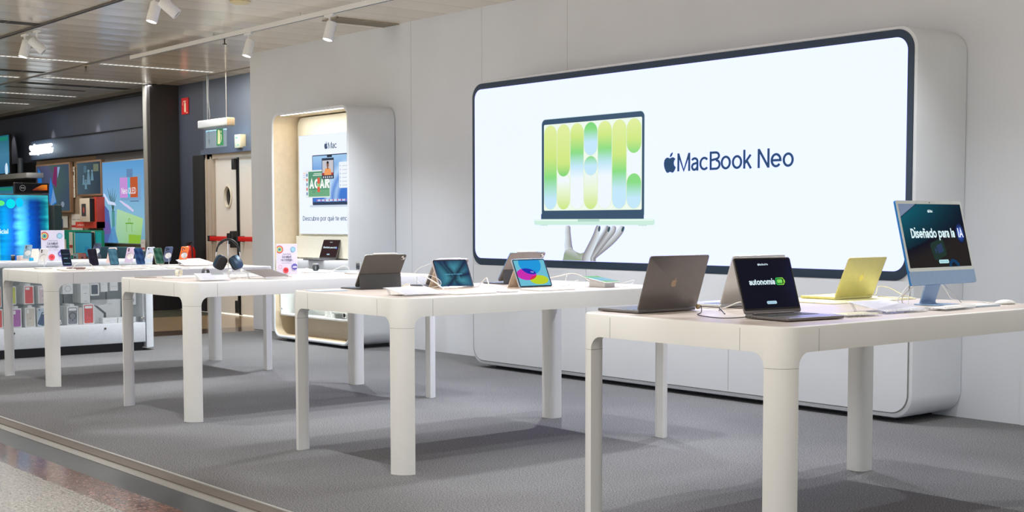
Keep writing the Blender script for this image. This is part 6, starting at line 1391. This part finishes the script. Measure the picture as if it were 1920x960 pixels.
bm = bmesh.new(); box(bm, .22, .225, -.018, .128, .004, .376); finish(bm, 'side_panel', BLACK, t, 0)
# green framed portrait screen on a stand
def art_cyan(f, w_, h):
    f.field(0, w_, 0, h, 6, 8, lambda i, j: ramp_at([(0, hc(38, 120, 140)), (1, hc(54, 140, 164))], j+.3*i)); f.up()
    for q in range(5): f.rect(w_*(.60+q*.06), w_*(.63+q*.06), h*(.22+.03*(q % 3)), h*(.40+.04*(q % 2)), hc(30, 96, 150))
t = tag(empty('green_display_board', (-21.29, 8.40, .0)), 'green display board behind the phones with price strips', 'display board')
bm = bmesh.new(); box(bm, -.79, .79, 0, .05, .0, 1.155, bev=.005); finish(bm, 'board', mat('emerald_board', hexc(20, 146, 120), .4), t, 30)
f = Flat(.0008); f.lv = 1; f.rect(.50, .78, .62, 1.13, hc(20, 186, 196)); f.up(); f.face([(.50, .62), (.78, .62), (.62, .80), (.52, 1.05)], hc(130, 186, 206)); f.up()
for x0, x1, z0, z1 in ((-.56, -.40, .74, 1.12), (-.33, -.24, .40, 1.12), (.40, .54, .70, 1.14), (-.76, -.68, .50, 1.0)):
    f.rect(x0, x1, z0, z1, hc(222, 216, 200)); f.up(); f.rect(x0+.01, x1-.01, z0+.12, z0+.17, hc(176, 60, 50) if x0 != -.33 else hc(150, 150, 146)); f.up()
f.done('print', PRINT, FY(0, -.001, 0), t)
tv('portrait_screen', (-21.10, 8.34, .923), (1, 0, 0), (0, 0, 1), .71, .40, art_cyan, 'cyan screen in front of the green display board', bw=.012, depth=.04)
bm = bmesh.new(); lathe(bm, [(.16, 0), (.16, .01), (.09, .20), (.001, .20)], 4, (-20.63, 8.10, .60)); tag(finish(bm, 'lamp_shade_stand', mat('terracotta', hexc(168, 106, 80), .6), smooth=0), 'small terracotta pedestal in front of the cyan screen', 'pedestal')
bm = bmesh.new(); box(bm, -22.3, -18.7, 7.9, 8.30, .50, .60, bev=.005); box(bm, -22.2, -18.8, 7.95, 8.28, 0, .5); tag(finish(bm, 'low_display_shelf', mat('brown_shelf', hexc(110, 92, 82), .6)), 'low brown shelf running below the wall televisions', 'shelf')
for k in range(6):
    c_ = [hc(196, 196, 200), hc(200, 150, 140), hc(150, 180, 190), hc(190, 120, 130), hc(210, 206, 196), hc(120, 130, 150)][k]
    pcard(-21.05+k*.30, -20.86+k*.30, .62, .80, 7.92, c_, [(.1, .9, .2, .35, hc(70, 74, 84)), (.1, .6, .6, .75, hc(90, 60, 60))], 'small spec card on the low brown shelf', group='spec cards on the low shelf')
pcard(-18.68, -18.54, .86, 1.03, 8.25, hc(224, 220, 216), [(0, 1, .16, .30, hc(196, 70, 70)), (.2, .8, .7, .74, hc(160, 160, 164))], 'white price tag at the lower right corner of the tall bright television')
# dark column speaker, small shelf with devices at the far left
bm = bmesh.new(); box(bm, -17.72, -17.40, 6.50, 6.60, 0, 1.51, bev=.01); tag(finish(bm, 'dark_display_panel', mat('dark_teal_panel', hexc(16, 44, 52), .3)), 'tall dark teal panel right of the large blue television', 'panel')
bm = bmesh.new(); box(bm, -26.6, -23.50, 8.30, 8.75, 2.06, 2.15, bev=.004); tag(finish(bm, 'wall_shelf', ALU, smooth=30), 'pale wall shelf at the upper left edge', 'shelf')
def art_shop(f, w_, h):
    f.field(0, w_, 0, h, 6, 6, lambda i, j: ramp_at([(0, hc(60, 120, 160)), (.5, hc(70, 130, 160)), (1, hc(30, 100, 120))], j)); f.up(); f.ell(w_*.87, h*.10, .08, .12, hc(210, 236, 255)); f.rect(w_*.4, w_*.95, h*.86, h*.96, hc(30, 130, 110))
tv('television', (-25.40, 8.45, 2.53), (1, 0, 0), (0, 0, 1), 1.25, .72, art_shop, 'blue screen television standing on the pale wall shelf at the left edge')
tv('television', (-24.50, 8.2, 1.68), (1, 0, 0), (0, 0, 1), 1.25, .50, art_shop, 'low blue screen just above the large blue television at the left edge')
bm = bmesh.new(); lathe(bm, [(.05, 0), (.05, .28), (.045, .29), (.001, .29)], 16, (-24.36, 8.5, 2.15)); tag(finish(bm, 'column_speaker', mat('grey_speaker', hexc(60, 66, 74), .5)), 'slim grey column speaker standing on the wall shelf', 'speaker')
def art_fruit(f, w_, h):
    f.rect(0, w_, 0, h, (.004, .004, .005)); f.up(); f.ring(w_*.22, h*.5, h*.30, h*.34, hc(150, 150, 150)); f.up(); f.text('50% dto', w_*.22, h*.46, h*.14, hc(200, 200, 200), wid=h*.42, align='c'); f.face([(w_*.50, h*.25), (w_*.62, h*.55), (w_*.80, h*.88), (w_*.97, h*.92), (w_*.97, h*.28), (w_*.72, h*.22)], [hc(120, 50, 30), hc(160, 70, 40), hc(236, 110, 30), hc(250, 150, 40), hc(226, 90, 20), hc(90, 40, 30)])
tv('promotional_screen', (-16.6, 5.925, 1.705), (0, 1, 0), (0, 0, 1), .43, .13, art_fruit, 'small black promotional screen with an orange picture above the large blue television', cat='screen')
bm = bmesh.new(); box(bm, -16.66, -16.60, 5.8, 6.05, 0, 1.64, bev=.004); tag(finish(bm, 'screen_post', BLACK), 'black post carrying the small promotional screen', 'post')
bm = bmesh.new(); box(bm, -26.6, -24.05, 8.70, 8.751, 1.2, 2.37); struct(bm, 'trim_11', BLACK)

# ================================================================== fire doors and signs
def door_leaf(n, x0, x1, hole, panel_green, pane_x):
    t = tag(empty('door_%d' % n, ((x0+x1)/2, 8.78, 0)), kind='structure'); w_ = x1-x0; cx = hole-(x0+x1)/2
    # leaf with an oval porthole
    N = 32; o = []; 
    outer = []
    for k in range(N):
        a = 2*pi*k/N; ca, sa = cos(a), sin(a); hx_, z0_, z1_ = w_/2, .012, 2.165; zc = 1.635
        ux = (hx_-cx) if ca > 0 else (hx_+cx); uz = (z1_-zc) if sa > 0 else (zc-z0_)
        s_ = min(ux/abs(ca) if abs(ca) > 1e-6 else 9, uz/abs(sa) if abs(sa) > 1e-6 else 9); outer.append((cx+ca*s_, zc+sa*s_)); 
    inner = [(cx+.105*cos(2*pi*k/N), 1.635+.150*sin(2*pi*k/N)) for k in range(N)]
    # add exact corners by snapping the nearest outer points
    for cxx, czz in ((-w_/2, .012), (w_/2, .012), (w_/2, 2.165), (-w_/2, 2.165)):
        k = min(range(N), key=lambda q: math.dist(outer[q], (cxx, czz))); outer[k] = (cxx, czz)
    bm = bmesh.new(); rings = [[Vector((p[0], y, p[1])) for p in pts] for pts, y in ((inner, .045), (inner, 0), (outer, 0), (outer, .045), (inner, .045))]
    loft(bm, rings, cap0=False, cap1=False); finish(bm, 'leaf', DOORW, t, 30)
    bm = bmesh.new(); n2 = 32
    def oring(r0, r1, y): return [Vector((cx+r0*cos(2*pi*k/n2), y, 1.635+r1*sin(2*pi*k/n2))) for k in range(n2)]
    loft(bm, [oring(.118, .163, -.001), oring(.116, .161, -.018), oring(.098, .143, -.022), oring(.088, .133, .0), oring(.088, .133, .02)], cap0=False, cap1=False); finish(bm, 'porthole_ring', mat('ivory_ring', hexc(226, 216, 198), .5), t)
    bm = bmesh.new(); loft(bm, [oring(.10, .145, .02), oring(.10, .145, .024)]); finish(bm, 'porthole_glass', DKGLASS, t)
    return t
d1 = door_leaf(1, -17.33, -16.65, -16.95, False, 0); d2 = door_leaf(2, -16.63, -15.93, -16.13, True, 0)
bm = bmesh.new()
box(bm, -17.57, -17.345, 8.74, 8.80, 0, 2.235); box(bm, -17.57, -14.3, 8.74, 8.80, 2.17, 2.235); box(bm, -15.92, -15.75, 8.74, 8.80, 0, 2.17); box(bm, -17.53, -17.50, 8.73, 8.745, 0, 2.235); box(bm, -17.40, -17.37, 8.73, 8.745, 0, 2.2)
struct(bm, 'trim_12', FRAMEC)
bm = bmesh.new(); box(bm, -15.75, -14.3, 8.76, 8.80, 0, 2.235); struct(bm, 'wall_doorway_side', FRAMEC)
bm = bmesh.new(); box(bm, -16.655, -16.622, 8.765, 8.80, 0, 2.165); struct(bm, 'trim_13', BLACK)
def panic_bar(door, x0, x1, left_box):
    dx = door.location.x; bm = bmesh.new(); box(bm, x0-dx, x1-dx, -.105, -.065, 1.05-.03, 1.05+.035, bev=.008); b = finish(bm, 'push_bar', RED, door)
    bm = bmesh.new(); box(bm, x0-dx-.05, x0-dx+.01, -.11, 0, 1.012, 1.092, bev=.006); box(bm, x1-dx-.01, x1-dx+.10, -.11, 0, .98, 1.13, bev=.006) ; finish(bm, 'bar_bracket', BLACK, door)
panic_bar(d1, -17.40+.06, -16.80, True); panic_bar(d2, -16.50, -15.95, False)
bm = bmesh.new(); box(bm, .10, .19, -.11, 0, .93, 1.16, bev=.008); box(bm, .16, .18, -.03, -.0, 1.16, 2.02); box(bm, .10, .17, -.07, 0, 2.0, 2.15, bev=.006); box(bm, .16, .18, -.03, 0, .06, .93); box(bm, .11, .19, -.05, 0, .03, .20, bev=.004)
o = finish(bm, 'vertical_bolt', BLACK, d1); o.location = (.17, 0, 0)
def sign(name, loc, w_, h, depth, base, art, label, cat='sign'):
    t = tag(empty(name, loc), label, cat); bm = bmesh.new(); box(bm, -w_/2, w_/2, 0, depth, -h/2, h/2, bev=.002); finish(bm, 'panel', mat('sign_panel', (*base, 1), .4), t, 0)
    f = Flat(.0006); f.lv = 1; art(f, w_, h); f.done('pictogram', PRINT, FY(-w_/2, -.0005, -h/2), t); return t
def art_ext(f, w_, h):
    f.rect(0, w_, 0, h, hc(206, 22, 26)); f.up(); c = hc(240, 222, 190)
    f.rect(w_*.40, w_*.66, h*.12, h*.70, c, .02); f.rect(w_*.46, w_*.60, h*.70, h*.80, c); f.rect(w_*.34, w_*.72, h*.78, h*.82, c); f.ring(w_*.42, h*.62, w_*.20, w_*.25, c, 14, 90, 200); f.rect(w_*.70, w_*.90, h*.06, h*.10, c)
sign('fire_extinguisher_sign', (-18.165, 8.735, 2.965), .215, .235, .012, hc(206, 22, 26), art_ext, 'red fire extinguisher sign on the dark grey wall')
def art_arrow(f, w_, h):
    f.rect(0, w_, 0, h, hc(24, 140, 80)); f.up(); c = hc(226, 226, 170); f.rect(w_*.14, w_*.9, h*.08, h*.92, c, .005); f.up(); f.rect(w_*.42, w_*.58, h*.45, h*.82, hc(24, 140, 80)); f.face([(w_*.28, h*.45), (w_*.72, h*.45), (w_*.5, h*.18)], hc(24, 140, 80))
sign('green_door_sign', (-16.16, 8.775, 1.95), .17, .21, .004, hc(24, 140, 80), art_arrow, 'upper green and cream sign on the right fire door, cut by the white wall')
sign('green_door_sign', (-16.17, 8.775, 1.17), .17, .21, .004, hc(24, 140, 80), art_arrow, 'lower green and cream sign on the right fire door above the red bar')
# hanging emergency light with its glass exit plate
t = tag(empty('emergency_exit_light', (-16.50, 8.38, 2.605)), 'white emergency light hanging from the ceiling with a clear exit sign plate below it', 'emergency light')
bm = bmesh.new(); slab(bm, rrect(-.06, .06, -.055, .055, .02), -.42, .42, axis='x', M=Matrix.Rotation(0, 4, 'Z')); finish(bm, 'housing', mat('grey_white_housing', hexc(196, 204, 212), .4), t)
bm = bmesh.new(); box(bm, .42, .43, -.055, .055, -.05, .05, bev=.01); finish(bm, 'end_cap', mat('cream_cap', hexc(196, 182, 160), .4), t)
bm = bmesh.new(); box(bm, -.30, .30, -.004, .002, -.32, -.055); finish(bm, 'exit_plate', mat('clear_plate', (.55, .75, .85, 1), .05, alpha=.22), t, 0)
f = Flat(.0006); f.lv = 1
f.rect(.02, .21, -.30, -.08, hc(30, 140, 80)); f.up(); f.face([(.05, -.28), (.12, -.28), (.13, -.18), (.12, -.10), (.06, -.09)], hc(214, 222, 176)); f.ell(.155, -.12, .014, .018, hc(206, 220, 190)); f.stroke([(.15, -.15), (.165, -.20), (.14, -.26)], [.02, .022, .012], (hc(206, 220, 190),)*3); f.up()
f.rect(-.205, -.195, -.24, -.09, hc(120, 136, 142)); f.face([(-.24, -.21), (-.16, -.21), (-.20, -.28)], hc(120, 136, 142)); f.done('pictogram', PRINT, FY(0, -.0045, 0), t)
bm = bmesh.new()
for x in (-.25, .30): tube(bm, [(x, 0, .055), (x, 0, CZ-2.605)], .003, 6)
finish(bm, 'suspension_wire', ALU, t)
bm = bmesh.new(); tube(bm, crom([(-.22, .01, .055), (-.20, .01, .12), (-.24, .01, .35), (-.23, .01, CZ-2.605)]), .011, 8); finish(bm, 'power_cable', mat('grey_flex', hexc(86, 92, 100), .6), t)
lamp('emergency_plate_light', 'AREA', (-16.50, 8.40, 2.53), 2.2, (.45, .75, 1), (-16.50, 8.64, 2.15), shape='RECTANGLE', size=.7, size_y=.06)
t = tag(empty('wall_call_box', (-16.44, 8.66, 2.375)), 'small cream alarm box above the fire doors at the end of the white wall', 'alarm box')
bm = bmesh.new(); box(bm, -.08, .08, 0, .09, -.09, .09, bev=.006); finish(bm, 'housing', mat('cream_box', hexc(226, 222, 192), .4), t, 30)
f = Flat(.0006); f.lv = 1; f.rect(-.05, .02, .035, .055, hc(120, 180, 160)); f.rect(.0, .05, -.06, -.045, hc(140, 190, 180)); f.done('print', PRINT, FY(0, -.001, 0), t)
# red extinguisher bottle seen behind the orange phone
t = tag(empty('fire_extinguisher', (-17.72, 8.56, .0)), 'red fire extinguisher standing against the dark wall behind the orange phone', 'fire extinguisher')
bm = bmesh.new(); lathe(bm, [(.001, .45), (.075, .45), (.08, .47), (.08, .86), (.06, .92), (.03, .95), (.001, .95)], 20); finish(bm, 'cylinder', RED, t)
bm = bmesh.new(); box(bm, -.015, .015, -.05, .03, .95, 1.0, bev=.004); tube(bm, crom([(.02, 0, .98), (.08, -.01, .95), (.10, -.01, .80), (.09, -.01, .62)]), .009, 8); finish(bm, 'valve_and_hose', BLACK, t)
bm = bmesh.new(); box(bm, -.03, .03, .05, .18, .55, .60); box(bm, -.05, .05, -.05, .18, .40, .45); finish(bm, 'wall_bracket', BLACK, t, 0)
